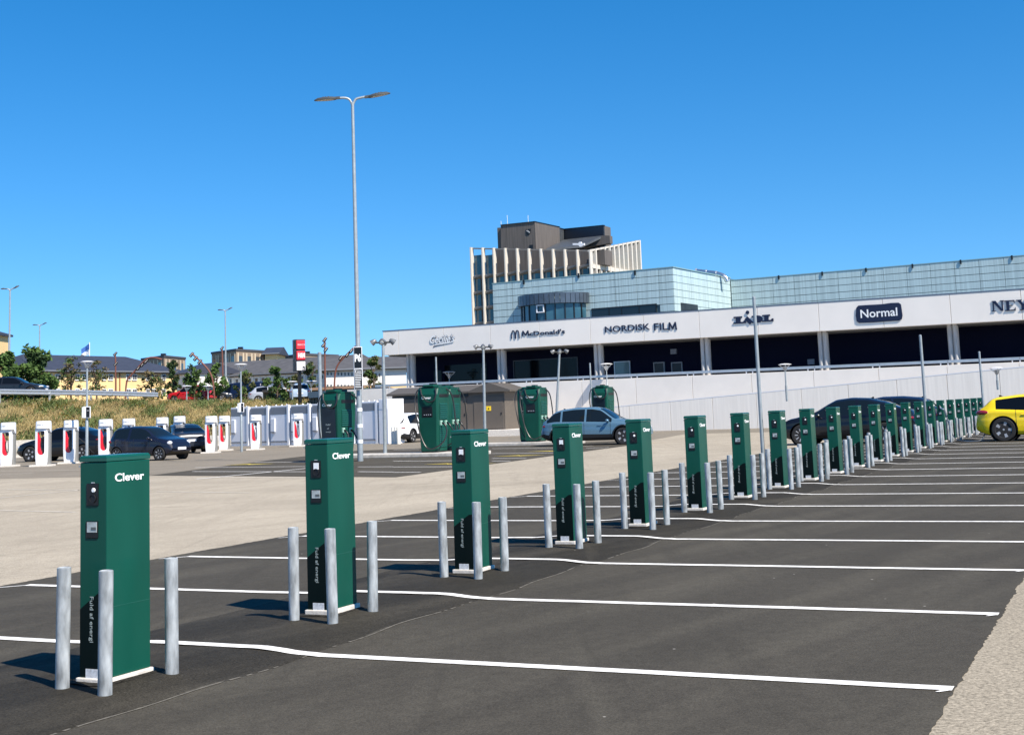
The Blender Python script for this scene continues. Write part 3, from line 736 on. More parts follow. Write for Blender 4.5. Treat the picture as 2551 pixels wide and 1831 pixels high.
# roof duct
dp = [FS(*p, -24) for p in ((1735, 676), (1760, 679), (1785, 682), (1805, 690), (1812, 702))]
duct = thing('roof_duct', 'shiny silver ventilation duct lying on the glass hall roof', 'duct', fp(dp[1][0], ZT - .15, -24))
g = MB(); pts = [fp(a, b, -24) for a, b in dp]
g.tube(smooth_path0(pts), .2, 12); g.build('pipe', mat('silver_duct', (.55, .56, .57), .25, .9), duct, duct.location)
for a, b in dp[:-1]:
    g = MB(); g.tube([fp(a - .05, b, -24), fp(a + .05, b, -24)], .24, 12); g.build('flange', M_ALU, duct, duct.location)
    g = MB(); g.tube([fp(a, ZT - .4, -24), fp(a, b - .1, -24)], .05, 8); g.build('support', M_ALU, duct, duct.location)
# rotunda
rot = thing('rotunda', 'curved glazed rotunda with dark zinc band attached to the glass hall', 'building', fp(6.85, 7.1, -13.9))
RL = rot.location.copy()
zinc = mat('dark_zinc', (.10, .12, .145), .35, .6, var=.15, scale=2)
def arcp(k, n, rs, ro, z, c=6.85): a = pi * k / n; return fp(c - rs * cos(a), z, -13.9 + ro * sin(a))
NZ = 22
for k in range(NZ):
    zt = 10.62 - .0 * k; g = MB()
    g.hexa([arcp(k + (.05 if x == 0 else -.05) + x, NZ, rr_, ro_, z) for z in (9.86, zt) for (rr_, ro_) in ((2.9, 2.5), (3.1, 2.7)) for x in (0, 1)])
    g.build('zinc_sheet', zinc, rot, RL)
NG = 11
for k in range(NG):
    g = MB(); g.hexa([arcp(k + .06 + x * .88, NG, rr_, ro_, z) for z in (7.4, 9.85) for (rr_, ro_) in ((2.75, 2.35), (2.8, 2.4)) for x in (0, 1)])
    pn = g.build('glass_pane', M_GLASSB, rot, RL)
    g = MB(); g.hexa([arcp(k - .06 + x * .12, NG, rr_, ro_, z) for z in (7.4, 9.86) for (rr_, ro_) in ((2.72, 2.32), (2.88, 2.48)) for x in (0, 1)])
    g.build('mullion', M_BLACK, rot, RL)
g = MB(); g.hexa([arcp(k_, NG, rr_, ro_, z) for z in (8.9, 9.0) for (rr_, ro_) in ((2.7, 2.3), (2.84, 2.44)) for k_ in (0, 1)]); 
g = MB()
for (k0, k1, z0, z1) in ((5.1, 5.17, 9.2, 9.78), (5.83, 5.9, 9.2, 9.78), (5.1, 5.9, 9.18, 9.26), (5.1, 5.9, 9.72, 9.80)):
    g.hexa([arcp(q, NG, rr_, ro_, z) for z in (z0, z1) for (rr_, ro_) in ((2.86, 2.46), (2.96, 2.60)) for q in (k0, k1)])
g.build('open_window_frame', M_WHITE, rot, RL)
g = MB(); g.prism([(6.85 - 3.08 * cos(pi * k / 20), 2.68 * sin(pi * k / 20)) for k in range(21)], lambda a, b, t: fp(a, t, -13.9 + b), 10.60, 10.70); g.build('roof', zinc, rot, RL)

# ------------------------------------------------------------------ tower behind
OT = -178.0
M_FIN = mat('cream_fin', (.56, .52, .455), .6, var=.06, scale=2)
M_SPAN = mat('grey_spandrel', (.17, .16, .15), .7, var=.1, scale=2)
M_BROWN = mat('brown_panel', (.045, .035, .032), .6)
M_TWGL = mat('tower_glass', (.03, .10, .135), .08, spec=.7, var=.45, scale=.25)
M_WOOD = mat('weathered_timber', (.105, .092, .083), .8, var=.3, scale=1.2, stretch=(5, 5, .12))
M_SLATE = mat('slate_cladding', (.055, .062, .07), .5, var=.15, scale=1)
sp = [FS(*T_(x, 400), OT) for x in (150, 280, 405, 535, 668, 800, 935, 1072, 1205, 1345, 1490)]
tower = thing('office_tower', 'office tower with cream vertical fins, open roof frame and dark timber penthouse', 'building', fp(sp[5][0], 0, OT))
TL = tower.location.copy()
ss = [p[0] for p in sp]
z_at = lambda x, y: FS(*T_(x, y), OT)[1]
zL, zR = z_at(150, 392), z_at(1490, 420)
ztw = lambda s: zL + (zR - zL) * (s - ss[0]) / (ss[-1] - ss[0])
slabs = [z_at(230, 700), z_at(230, 880), z_at(230, 1055), z_at(230, 1230)]
dzs = slabs[0] - slabs[1]
slabs += [slabs[-1] - dzs * k for k in range(1, 7)]
DEP = 22.0
fwid = (ss[1] - ss[0]) * .046
zc_ = slabs[0] - .1
g = MB(); fbox(g, ss[0], ss[-1] - .3, 0, slabs[0] - .2, OT - DEP, OT - 1.2); g.build('core', M_BROWN, tower, TL)
for s in ss:
    g = MB(); fbox(g, s - fwid, s + fwid, 4, ztw(s), OT - .9, OT + .35); g.build('fin', M_FIN, tower, TL)
g = MB(); fslab(g, ss[0], ss[-1], ztw(ss[0]) - .35, ztw(ss[-1]) - .35, ztw(ss[0]) - .05, ztw(ss[-1]) - .05, OT - .8, OT - .4); g.build('top_beam', M_SPAN, tower, TL)
for k in range(len(ss) - 1):
    a, b = ss[k] + fwid, ss[k + 1] - fwid
    for j, zs in enumerate(slabs):
        hsp = dzs * .23
        g = MB()
        g.hexa([fp(a, zs - hsp, OT - .95), fp(b, zs - hsp, OT - .95), fp(a, zs - hsp * .9, OT - .3), fp(b, zs - hsp * .3, OT + .25),
                fp(a, zs, OT - .95), fp(b, zs, OT - .95), fp(a, zs - hsp * .3, OT - .28), fp(b, zs + .05, OT + .27)])
        g.build('spandrel', M_SPAN, tower, TL)
        if j < 7:
            m = a + (b - a) * (.56 + .08 * ((k * 7 + j * 3) % 3))
            g = MB(); fbox(g, a, m, zs - dzs + .1, zs - hsp - .02, OT - 1.15, OT - .95); g.build('window', M_TWGL, tower, TL)
            g = MB(); fbox(g, m + .02, b, zs - dzs + .1, zs - hsp - .02, OT - 1.14, OT - .90); g.build('wall_panel', M_BROWN, tower, TL)
# first two bays closed to the top with glass, others open terrace
for k in range(2):
    a, b = ss[k] + fwid, ss[k + 1] - fwid
    zt = slabs[0] + (ztw(a) - slabs[0]) * .72
    g = MB(); fbox(g, a, b - (.0 if k == 0 else .9), slabs[0] + .06, zt, OT - 1.15, OT - .95); g.build('window', M_TWGL, tower, TL)
    if k == 1: g = MB(); fbox(g, b - .88, b, slabs[0] + .06, zt + .05, OT - 1.14, OT - .92); g.build('wall_panel', M_BROWN, tower, TL)
# timber wall of the terrace storey
g = MB(); fslab(g, ss[2] - 2.9, ss[-1] + 1.5, slabs[0] + .03, slabs[0] + .03, ztw(ss[2]) + .2, ztw(ss[-1]) + .3, OT - 8, OT - 4.2); g.build('terrace_wall', M_WOOD, tower, TL)
# right-hand side face
cor = fp(ss[-1], 0, OT)
def side(t): return ss[-1], OT - t
lenR = 24.5 * (318. / 158.) * .5
nR = 11
zr0, zr1 = zR, zR + (zR - slabs[0]) * 1.62
tmax = None
for t10 in range(50, 600):
    P = fp(ss[-1], zR, OT - t10 * .1); q = P - CAMP; xx = CX + FPX * q.dot(rt) / q.dot(fw)
    if xx > T_(2050, 0)[0]: tmax = t10 * .1; break
q = fp(ss[-1], 0, OT - tmax); d = ray(*T_(2050, 312)); zr1 = CAMH + d.z / d.y * q.y
for k in range(1, nR + 1):
    t = tmax * k / nR; zz = zR + (zr1 - zR) * k / nR
    g = MB(); g.hexa([fp(ss[-1] + a, z, OT - t + b) for z in (4, zz) for b in (-.28, .28) for a in (-.9, .35)]); g.build('side_fin', M_FIN, tower, TL)
g = MB(); g.hexa([fp(ss[-1] + a, z, OT - t) for (t, z) in ((0, zR - .35), (0, zR - .05), (tmax, zr1 - .35), (tmax, zr1 - .05)) for a in (-.6, .2)]); g.build('side_top_beam', M_FIN, tower, TL)
for j in range(4):
    zs = slabs[0] - j * dzs
    g = MB(); g.hexa([fp(ss[-1] + a, z, OT - t) for z in (zs - .9, zs) for t in (0.3, tmax) for a in (-1.0, .22)]); g.build('side_spandrel', M_FIN, tower, TL)
    for k in range(nR):
        t0, t1 = tmax * (k + .18) / nR, tmax * (k + .85) / nR
        if j == 0:
            top = zR + (zr1 - zR) * k / nR - (2.0 if k < 6 else 2.6); bot = zs + .05
        else: top = zs + dzs - .95; bot = zs + .05
        if top - bot < .5: continue
        g = MB(); g.hexa([fp(ss[-1] + a, z, OT - t) for z in (bot, top) for t in (t0, t1) for a in (-1.1, -.8)])
        g.build('side_window', M_TWGL if (k * 3 + j) % 4 else M_BROWN, tower, TL)
# penthouse
def FT(x, y, o): return FS(*T_(x, y), o)
def fpoly(px, o, depth, nm, m):
    g = MB(); g.prism([FT(x, y, o) for x, y in px], lambda a, b, t: fp(a, b, t), o, o - depth); return g.build(nm, m, tower, TL)
fpoly([(485, 142), (870, 102), (876, 430), (490, 430)], OT - 5, 12, 'penthouse_timber', M_WOOD)
fpoly([(446, 172), (484, 168), (490, 430), (456, 430)], OT - 6, 11, 'penthouse_timber', M_WOOD)
fpoly([(482, 136), (870, 96), (870, 104), (482, 144)], OT - 4.8, 12.4, 'penthouse_coping', M_BLACK)
# chamfered timber return and dark concave walls
def wallq(p0, o0, p1, o1, nm, m, th=.6):
    """p = (x, ytop, ybot) picture column at offset o"""
    (s0, zt0), (_, zb0) = FT(p0[0], p0[1], o0), FT(p0[0], p0[2], o0)
    (s1, zt1), (_, zb1) = FT(p1[0], p1[1], o1), FT(p1[0], p1[2], o1)
    g = MB(); g.hexa([fp(s0, zb0, o0 - th), fp(s1, zb1, o1 - th), fp(s0, zb0, o0), fp(s1, zb1, o1), fp(s0, zt0, o0 - th), fp(s1, zt1, o1 - th), fp(s0, zt0, o0), fp(s1, zt1, o1)])
    return g.build(nm, m, tower, TL)
wallq((870, 104, 430), OT - 5, (946, 127, 430), OT - 9, 'penthouse_timber', M_WOOD)
wallq((946, 127, 430), OT - 9, (1196, 187, 430), OT - 24, 'slate_wall', M_SLATE)
wallq((1196, 187, 430), OT - 24, (1640, 143, 430), OT - 19, 'slate_wall', mat('slate_cladding_dark', (.035, .042, .055), .4))
wallq((1640, 143, 430), OT - 19, (1710, 166, 430), OT - 23, 'penthouse_timber', M_WOOD)
wallq((868, 98, 106), OT - 4.9, (1196, 181, 190), OT - 23.8, 'penthouse_coping', M_BLACK, .9)
wallq((1196, 181, 190), OT - 23.8, (1642, 138, 147), OT - 18.8, 'penthouse_coping', M_BLACK, .9)
# leaning slate roof in front, and timber wedge
(sa_, za_), (sb_, zb_), (sc_, zc2), (sd_, zd_) = FT(1000, 405, OT - 5.5), FT(1200, 305, OT - 23), FT(1640, 258, OT - 18.5), FT(1400, 370, OT - 14)
g = MB(); vs = [fp(sa_, za_, OT - 5.5), fp(sb_, zb_, OT - 23), fp(sc_, zc2, OT - 18.5), fp(sd_, zd_, OT - 14)]
g.add(vs + [v - Vector((0, 0, .5)) for v in vs], [(0, 1, 2, 3), (7, 6, 5, 4), (0, 4, 5, 1), (1, 5, 6, 2), (2, 6, 7, 3), (3, 7, 4, 0)]); g.build('slate_roof', M_SLATE, tower, TL)
fpoly([(1400, 375), (1640, 255), (1712, 260), (1716, 345), (1400, 400)], OT - 18, 1.5, 'timber_wedge', M_WOOD)
# shield emblem: blank shield with oblique bands
sh = [(768, 190), (822, 182), (822, 225), (808, 246), (790, 256), (772, 245)]
fpoly(sh, OT - 4.9, .25, 'shield_emblem', M_BLACK)
for k in range(3):
    c = (782 + k * 13, 208 + k * 9); fpoly([(c[0] - 9, c[1] - 6), (c[0] + 2, c[1] - 12), (c[0] + 8, c[1] - 2), (c[0] - 3, c[1] + 7)], OT - 4.82 + .02 * k, .1, 'emblem_mark', mat('emblem_grey', (.42, .42, .42), .5))
for x, y in ((490, 95), (562, 30), (797, 30)):
    s, z0 = FT(x, 140, OT - 9); _, z1 = FT(x, y, OT - 9); g = MB(); g.tube([fp(s, z0 - .5, OT - 9), fp(s, z1, OT - 9)], .05, 6); g.build('antenna', M_WHITE, tower, TL)
fpoly([(1295, 345), (1360, 345), (1368, 330), (1388, 330), (1392, 345), (1424, 345), (1424, 366), (1390, 385), (1375, 385), (1360, 366), (1297, 366)], OT - 9.0, .5, 'roof_unit', M_WHITE)
fpoly([(808, 365), (848, 362), (848, 430), (808, 430)], OT - 4.9, .1, 'penthouse_door', M_BLACK)

# ------------------------------------------------------------------ lamps and poles
smooth_path = smooth_path0
M_LAMPH = mat('lamp_head_dark', (.05, .052, .05), .5)
M_LAMPG = mat('lamp_lens', (.42, .40, .33), .4)
def mast(label, base, H, left, right, r0=.105, r1=.055, seg=14):
    """tall mast with two arms; left/right = (dx, dz, reach) of arm tips from the pole top"""
    t = thing('street_lamp', label, 'street lamp', base)
    g = MB(); g.tube([(0, 0, -.1), (0, 0, 1.2), (0, 0, 1.25), (0, 0, H)], [r0 * 1.0, r0, r0 * .93, r1], seg); g.build('pole', M_POLE, t)
    for (dx, dy, dz) in (left, right):
        d = Vector((dx, dy, 0)).normalized(); L = Vector((dx, dy, 0)).length
        g = MB(); g.tube(smooth_path([(0, 0, H - .12), d * (L * .08) + Vector((0, 0, H + .10)), d * (L * .22) + Vector((0, 0, H + .17)), d * (L * .45) + Vector((0, 0, H + .17 + dz * .35))]), [r1 * .8] * 18 + [r1 * .62], 10)
        g.build('arm', M_POLE, t)
        # flat leaf-shaped head
        a = atan2(dy, dx); tilt = atan2(dz, L * .6)
        Mh = Matrix.Translation(d * (L * .72) + Vector((0, 0, H + .17 + dz * .68))) @ Matrix.Rotation(a, 4, 'Z') @ Matrix.Rotation(-tilt, 4, 'Y')
        hl = L * .31
        g = MB(); top = []; n = 20
        out = [(hl * cos(2 * pi * k / n), .17 * sin(2 * pi * k / n) * (1 - .25 * cos(2 * pi * k / n))) for k in range(n)]
        vs = [Mh @ Vector((x, y, -.035)) for x, y in out] + [Mh @ Vector((x, y, .0)) for x, y in out] + [Mh @ Vector((x * .72, y * .66, .06)) for x, y in out]
        fs = [tuple(range(n - 1, -1, -1)), tuple(range(2 * n, 3 * n))] + [(j * n + i, j * n + (i + 1) % n, (j + 1) * n + (i + 1) % n, (j + 1) * n + i) for j in range(2) for i in range(n)]
        g.add(vs, fs); hd = g.build('lamp_head', M_LAMPH, t)
        g = MB(); g.add([Mh @ Vector((x * .78 + hl * .05, y * .74, -.042)) for x, y in out] + [Mh @ Vector((x * .78 + hl * .05, y * .74, -.030)) for x, y in out], [tuple(range(n)), tuple(range(2 * n - 1, n - 1, -1))] + [(i, (i + 1) % n, n + (i + 1) % n, n + i) for i in range(n)])
        g.build('lens', M_LAMPG, hd)
        g = MB(); g.box(-hl * 1.25, -hl * .55, -.06, .06, -.03, .05, M=Mh); g.build('spigot', M_LAMPH, hd)
        for q in (-.25, .0, .2):
            g = MB(); g.box(q * hl - .02, q * hl + .02, -.08, .08, .055, .085, M=Mh); g.build('fin', M_LAMPH, hd)
    return t
b = gnd(898, 1149)
lamp = mast('tall galvanised lamp mast with two flat heads carrying the P6 sign', b, 13.05, (-1.35, -.15, -.06), (1.35, .15, .15))
for zz in (1.70, 1.13, .58):
    g = MB(); g.lathe([(.110, -.06), (.110, .06)], 14, Matrix.Translation((0, 0, zz + .12))); g.build('white_band', M_WHITE, lamp)
# P6 sign boards strapped to the mast
for k, (z0, z1) in enumerate(((3.28, 4.06), (2.53, 3.27))):
    nm = 'black P6 car park sign board strapped to the tall lamp mast' if k == 0 else 'black notice board with white lines of text under the P6 sign'
    s = thing('sign_board', nm, 'sign', b + Vector((.02, -.2, z0 + .0)), -.12)
    w2 = .155; h = z1 - z0
    g = MB(); g.box(-w2, w2, -.03, .0, 0, h); g.build('panel', M_WHITE, s, bevel=.012)
    g = MB(); g.box(-w2 + .02, w2 - .02, -.034, -.02, .022, h - .022); g.build('face', M_BLACK, s)
    # second panel turned towards the other lane
    Ms = Matrix.Translation((-w2 - .01, .02, 0)) @ Matrix.Rotation(-1.9, 4, 'Z')
    g = MB(); g.box(-.30, -.0, -.015, .015, 0, h, M=Ms); g.build('side_panel', M_WHITE, s)
    g = MB(); g.box(-.285, -.015, .016, .019, .02, h - .02, M=Ms); g.box(-.285, -.015, -.019, -.016, .02, h - .02, M=Ms); g.build('side_face', M_BLACK, s)
    g = MB(); g.tube([(-.0, .2, h * .8), (-.0, .0, h * .8)], .02, 8); g.tube([(0, .2, h * .2), (0, 0, h * .2)], .02, 8); g.build('bracket', M_POLE, s)
    if k == 0:
        me = text_mesh('P6', .235, .29, .006, lambda x, y, d: Vector((-.118 + x, -.0345 - d, .24 + y)), .045); me.materials.append(M_LETTER); link('lettering', me, s)
    else:
        rr = random.Random(4)
        me = text_mesh('P', .05, .07, .004, lambda x, y, d: Vector((-.115 + x, -.0345 - d, h - .12 + y)), .05); me.materials.append(M_LETTER); link('lettering', me, s)
        for j in range(10):
            zz = h - .09 - j * .062
            g = MB(); x0 = -.045 if j == 0 else -.118
            g.box(x0, .118 - rr.random() * .05, -.037, -.0345, zz - .012, zz + .012); g.build('text_line', M_LETTER, s)

def far_mast(label, hx, hy, Y, zb, halfpx=22):
    top = at(hx, hy, Y); sc = Y / FPX
    L = halfpx * sc
    return mast(label, (top.x, Y, zb), top.z - zb - .1, (-L, -.1, .02), (L, .1, .25), .12, .07, 8)
far_mast('slim far lamp mast with two heads beside the large green bush', 25, 722, 120, 3.3)
far_mast('distant lamp mast with two heads behind the large green bush', 99, 811, 165, 3.3, 17)
far_mast('distant lamp mast with two heads rising in front of the grey roofs', 561, 774, 150, 3.2, 18)

def mushroom(label, x, ytop, ybot, Y, sign=False, zb=None, group='mushroom-shaped lamps', w=None):
    top = at(x, ytop, Y); base = Vector((top.x, Y, 0 if zb is None else zb)); H = top.z - base.z
    t = thing('mushroom_lamp', label, 'lamp', base, 0, group)
    R = (w or 33) * Y / FPX / 2
    g = MB(); g.tube([(0, 0, -.05), (0, 0, H * .42), (0, 0, H * .43), (0, 0, H - R * .95)], [.065, .065, .045, .04], 10); g.build('pole', M_POLE, t)
    g = MB(); g.lathe([(R * .98, H - .02), (R, H), (R * .6, H + R * .10), (1e-5, H + R * .14)], 20); g.build('canopy', M_WHITE, t)
    g = MB(); g.lathe([(.06, H - R * .95), (.09, H - R * .85), (R * .42, H - R * .3), (R * .30, H - R * .28)], 14); hd = g.build('reflector', M_ALU, t)
    for k in range(3):
        a = k * 2.1 + .4; g = MB(); g.tube([(R * .1 * cos(a), R * .1 * sin(a), H - R * .8), (R * .85 * cos(a), R * .85 * sin(a), H - .03)], .022, 6); g.build('strut', M_WHITE, t)
    return t
M1 = mushroom('mushroom lamp with a small black sign between charging towers and the dark hatchback', 217, 901, 1150, 57)
M2 = mushroom('mushroom lamp carrying a small black sign in front of the white power cabinets', 599.6, 908, 1126, 68.2)
for (t, px0, px1, Y) in ((M1, (207, 1013), (226, 1041), 57), (M2, (592, 1004), (606, 1027), 68.2)):
    a, c = at(*px0, Y), at(*px1, Y); w = abs(c.x - a.x); h = a.z - c.z
    s = thing('sign_board', 'small black sign in white frame on the mushroom lamp ' + ('by the dark hatchback' if Y == 57 else 'by the white cabinets'), 'sign', (t.location.x + .03, Y - .1, c.z), -.1)
    g = MB(); g.box(-w / 2, w / 2, -.02, .02, 0, h); g.build('panel', M_WHITE, s, bevel=.02)
    g = MB(); g.box(-w / 2 + .14, w / 2 - .03, -.028, -.0, .03, h - .03); f = g.build('face', M_BLACK, s)
    g = MB(); g.box(-w / 2 + .17, w / 2 - .06, -.031, -.026, h * .62, h * .66); g.build('text_line', M_PLATE, f)
    g = MB(); g.box(-w / 2 - .06, -w / 2 + .02, -.0, .14, .02, h - .02); g.build('box_back', M_WHITE, s)
mushroom('mushroom lamp on the deck beside the shop window, above the fast chargers', 1119, 927, 0, 96.5, zb=zdeck)
mushroom('mushroom lamp in front of the deck near the pale glass entrance', 1510, 907, 0, 88, zb=2.0)
mushroom('mushroom lamp standing on the ramp below the navy wall with a notice', 1955, 908, 0, 75.5, zb=1.6)
mushroom('mushroom lamp at the ramp top near the yellow car', 2482, 917, 0, 70, zb=1.8)
mushroom('mushroom lamp on the far side in front of the peach coloured house', 728, 951, 0, 108, zb=3.2, w=27)
mushroom('mushroom lamp on the grass bank beside the red car', 465, 962, 0, 112, zb=3.2, w=26)
mushroom('mushroom lamp on the grass bank beside the dark van', 518, 962, 0, 112, zb=3.2, w=26)
mushroom('mushroom lamp on the far side by the white cabin roof', 775, 950, 0, 116, zb=3.2, w=30)

def flood(label, x, ytop, base):
    Y = base[1]; top = at(x, ytop, Y); H = top.z
    t = thing('floodlight_post', label, 'floodlight', (base[0], Y, 0), 0, 'floodlight posts in front of the shopping centre')
    lean = (top.x - base[0])
    g = MB(); g.tube([(0, 0, -.05), (lean * .5, 0, H * .5), (lean, 0, H)], [.075, .07, .055], 12); g.build('pole', M_POLE, t)
    g = MB(); g.tube([(lean - .32, 0, H - .02), (lean + .32, 0, H - .02)], .035, 8); g.tube([(lean, -.3, H - .02), (lean, .3, H - .02)], .035, 8); g.build('cross_arm', M_LAMPH, t)
    for k, a in enumerate((0, 1.6, 3.14, 4.7)):
        c = Vector((lean + .36 * cos(a), .36 * sin(a), H + .02))
        Mh = Matrix.Translation(c) @ Matrix.Rotation(a, 4, 'Z') @ Matrix.Rotation(2.2, 4, 'Y')
        g = MB(); g.lathe([(.03, -.12), (.07, -.09), (.11, .02), (.125, .11), (.115, .115)], 14, Mh); hd = g.build('lamp_head', mat('flood_grey', (.16, .165, .17), .4, .3), t)
        g = MB(); g.lathe([(.112, .10), (.08, .12), (1e-5, .125)], 14, Mh); g.build('lens', mat('flood_lens', (.7, .7, .66), .15), hd)
    return t
flood('tall floodlight post beside the row of white cabinets', 954, 852, (-5.24, 51.98))
flood('floodlight post in front of the brown transformer building', 1204, 864, (-1.7, 66.5))
flood('floodlight post behind the light blue car', 1394, 876, (2.0, 73.0))
def plain_pole(label, x0, y0, x1, Y, r, zb=0.):
    top = at(x0, y0, Y); base = at(x1, 1100, Y)
    t = thing('steel_pole', label, 'pole', (base.x, Y, zb), 0, 'plain steel poles')
    H = top.z - zb
    g = MB(); g.tube([(0, 0, -.05), (0, 0, .3), ((top.x - base.x) * .0, 0, H)], [r, r, r * .82], 12); g.build('shaft', M_POLE, t)
    g = MB(); g.lathe([(r * .9, H), (r * .85, H + .03), (1e-5, H + .05)], 12); g.build('cap', M_POLE, t)
plain_pole('plain pale steel pole beside the seventh green post', 1882, 744, 1899, 24.2, .037)
plain_pole('plain steel pole beside the left fast charger and white cabinets', 797, 880, 800, 50.5, .085)
plain_pole('short pale pole rising behind the paired fast chargers', 1089, 891, 1092, 88, .07)
plain_pole('thin pale pole rising behind the fast charger at the light blue car', 1475, 906, 1478, 84, .06)
plain_pole('thin pole in the post row below the Normal sign', 2301, 837, 2312, 44.4, .055)
plain_pole('thin pole near the end of the post row beside yellow car', 2449, 878, 2457, 52, .05)

# ------------------------------------------------------------------ fast chargers
M_GR2 = mat('fast_charger_green', (.005, .062, .043), .36, var=.08, scale=2, spec=.25)
M_GR2L = mat('fast_charger_louvre', (.006, .075, .054), .45)
def fast_charger(label, loc, rz, slogan=False, flip=False):
    t = thing('fast_charger', label, 'fast charger', loc, rz, 'tall green fast chargers')
    H = 2.42
    # local: x across the front, y depth, front at y=0 facing -y
    W0, W1, D0, D1 = .37, .44, .78, .92
    def ring(z, k): w = W0 + (W1 - W0) * k; d = D0 + (D1 - D0) * k; c = .05; return [(-w + c, 0 - (k * .06), z), (w - c, 0 - (k * .06), z), (w, c - (k * .06), z), (w, d, z), (-w, d, z), (-w, c - (k * .06), z)]
    zs = [(0.06, 0), (.5, .30), (1.15, .72), (1.8, .95), (2.2, 1), (H, 1)]
    vs = []; [vs.extend(ring(z, k)) for z, k in zs]
    vs[-6:] = [(x, y + (.10 if y < .1 else 0), z) for x, y, z in vs[-6:]]
    g = MB(); n = 6
    g.add(vs, [tuple(range(n - 1, -1, -1)), tuple(range(len(vs) - n, len(vs)))] + [(j * n + i, j * n + (i + 1) % n, (j + 1) * n + (i + 1) % n, (j + 1) * n + i) for j in range(len(zs) - 1) for i in range(n)])
    g.build('body', M_GR2, t, bevel=.012)
    g = MB(); g.box(-W0 + .03, W0 - .03, .04, D0 - .03, -.02, .06); g.build('plinth', M_BLACK, t)
    g = MB(); g.box(-W1 + .03, W1 - .02, .10, D1 - .05, H + .002, H + .07); g.box(-.20, .24, .02, D1 - .2, H + .07, H + .15); g.build('roof_cap', M_GR2, t, bevel=.015)
    g = MB(); g.box(-.08, .1, .3, .6, H + .15, H + .2); g.build('cable_hub', M_BLACK, t)
    # louvres on both flanks
    for s in (1, -1):
        g = MB()
        for k in range(22):
            z = .22 + k * .075
            if 1.0 < z < 1.25 or z > 1.95: continue
            kk = min(1, z / 1.5); w = W0 + (W1 - W0) * kk
            w0 = w - .012; g.hexa([Vector(p) for p in [(s * w0, .13, z), (s * (w + .022), .13, z), (s * w0, D0 - .06, z), (s * (w + .022), D0 - .06, z), (s * w0, .13, z + .05), (s * (w + .010), .13, z + .05), (s * w0, D0 - .06, z + .05), (s * (w + .010), D0 - .06, z + .05)]])
        g.build('louvres', M_GR2L, t)
        g = MB(); g.box(s * W1 - .012, s * W1 + .006, .12, D1 - .1, 2.08, 2.2) if s > 0 else g.box(-W1 - .006, -W1 + .012, .12, D1 - .1, 2.08, 2.2); g.build('air_slot', M_BLACK, t)
    if not slogan:
        g = MB(); g.box(-.24, .22, -.058, -.0, 1.34, 1.74); p = g.build('screen_panel', M_BLACK, t, bevel=.01)
        for k in range(4):
            g = MB(); g.box(-.15 + k * .09, -.11 + k * .09, -.062, -.056, 1.42, 1.445); g.build('key_mark', M_PLATE, p)
        me = text_mesh('Clever', .42, .10, .006, lambda x, y, d: Vector((-.24 + x, -.059 - d, 2.02 + y)), .025); me.materials.append(M_LETTER); link('lettering', me, t)
    else:
        g = MB(); g.box(-.34, .30, -.075, -.02, .5, 1.95); g.build('dark_panel', mat('black_blue_vinyl', (.004, .01, .018), .3), t, bevel=.02)
        me = text_mesh('Clever', .44, .10, .006, lambda x, y, d: Vector((-.28 + x, -.078 - d, 1.98 + y)), .025); me.materials.append(M_LETTER); link('lettering', me, t)
        for k, (wd, ww) in enumerate((('Fuld', .2), ('af', .09), ('energi', .22))):
            me = text_mesh(wd, ww, .06, .004, lambda x, y, d: Vector((-ww / 2 - .03 + x, -.077 - d, 1.30 - k * .13 + y)), .01); me.materials.append(M_LETTERDIM); link('slogan', me, t)
    # holsters and cables
    for s, yy in ((1, .20), (1, .58)):
        g = MB(); g.box(W1 - .05, W1 + .05, yy - .05, yy + .05, 1.02, 1.20); h = g.build('holster', mat('pale_green_plastic', (.35, .55, .45), .4), t, bevel=.02)
        g = MB(); g.tube(smooth_path([(W1 + .02, yy, 1.12), (W1 + .12, yy, 1.08), (W1 + .2, yy, .98)]), .035, 10); g.build('plug', M_BLACK, h)
    cab = [[(W1 + .2, .20, .98), (W1 + .26, .15, .75), (W1 + .18, .0, .4), (.25, -.10, .16), (-.05, -.12, .22), (-.30, -.11, .7), (-.44, -.10, 1.3), (-W1 - .12, 0, 1.9), (-W1 - .06, .1, 2.35), (-.2, .25, 2.52)],
           [(W1 + .2, .58, .98), (W1 + .34, .60, .7), (W1 + .26, .7, .25), (W1 + .2, .95, .4), (W1 + .2, 1.0, 1.2), (W1 + .14, .9, 2.1), (W1, .7, 2.4), (.2, .5, 2.52)],
           [(-.3, .0, 2.44), (-.2, -.10, 2.2), (.05, -.13, 1.93), (.30, -.12, 1.95), (.40, -.08, 2.15), (.36, -.02, 2.42)]]
    for c in cab:
        g = MB(); g.tube(smooth_path(c, 8), .027, 8); g.build('cable', mat('charger_cable', (.022, .022, .022), .38), t)
    return t
FA = -ROWANG
fast_charger('tall green fast charger with screen, in front of its twin by the white cabinets', (-3.42, 50.45, .12), FA)
fast_charger('tall green fast charger half hidden behind its twin near the brown building', (-3.1, 53.4, .12), FA)
fast_charger('tall green fast charger with screen beside the rear of the light blue car', (.62, 61.25, .12), FA)
fast_charger('tall green fast charger half hidden behind the one next to the light blue car', (.38, 63.2, .12), FA)
fast_charger('green fast charger with dark front panel rising behind the second green post', (-6.75, 47.6, .0), FA - .12, True)
fast_charger('green fast charger with its top showing behind the light blue car', (4.15, 67.0, .12), FA, True)

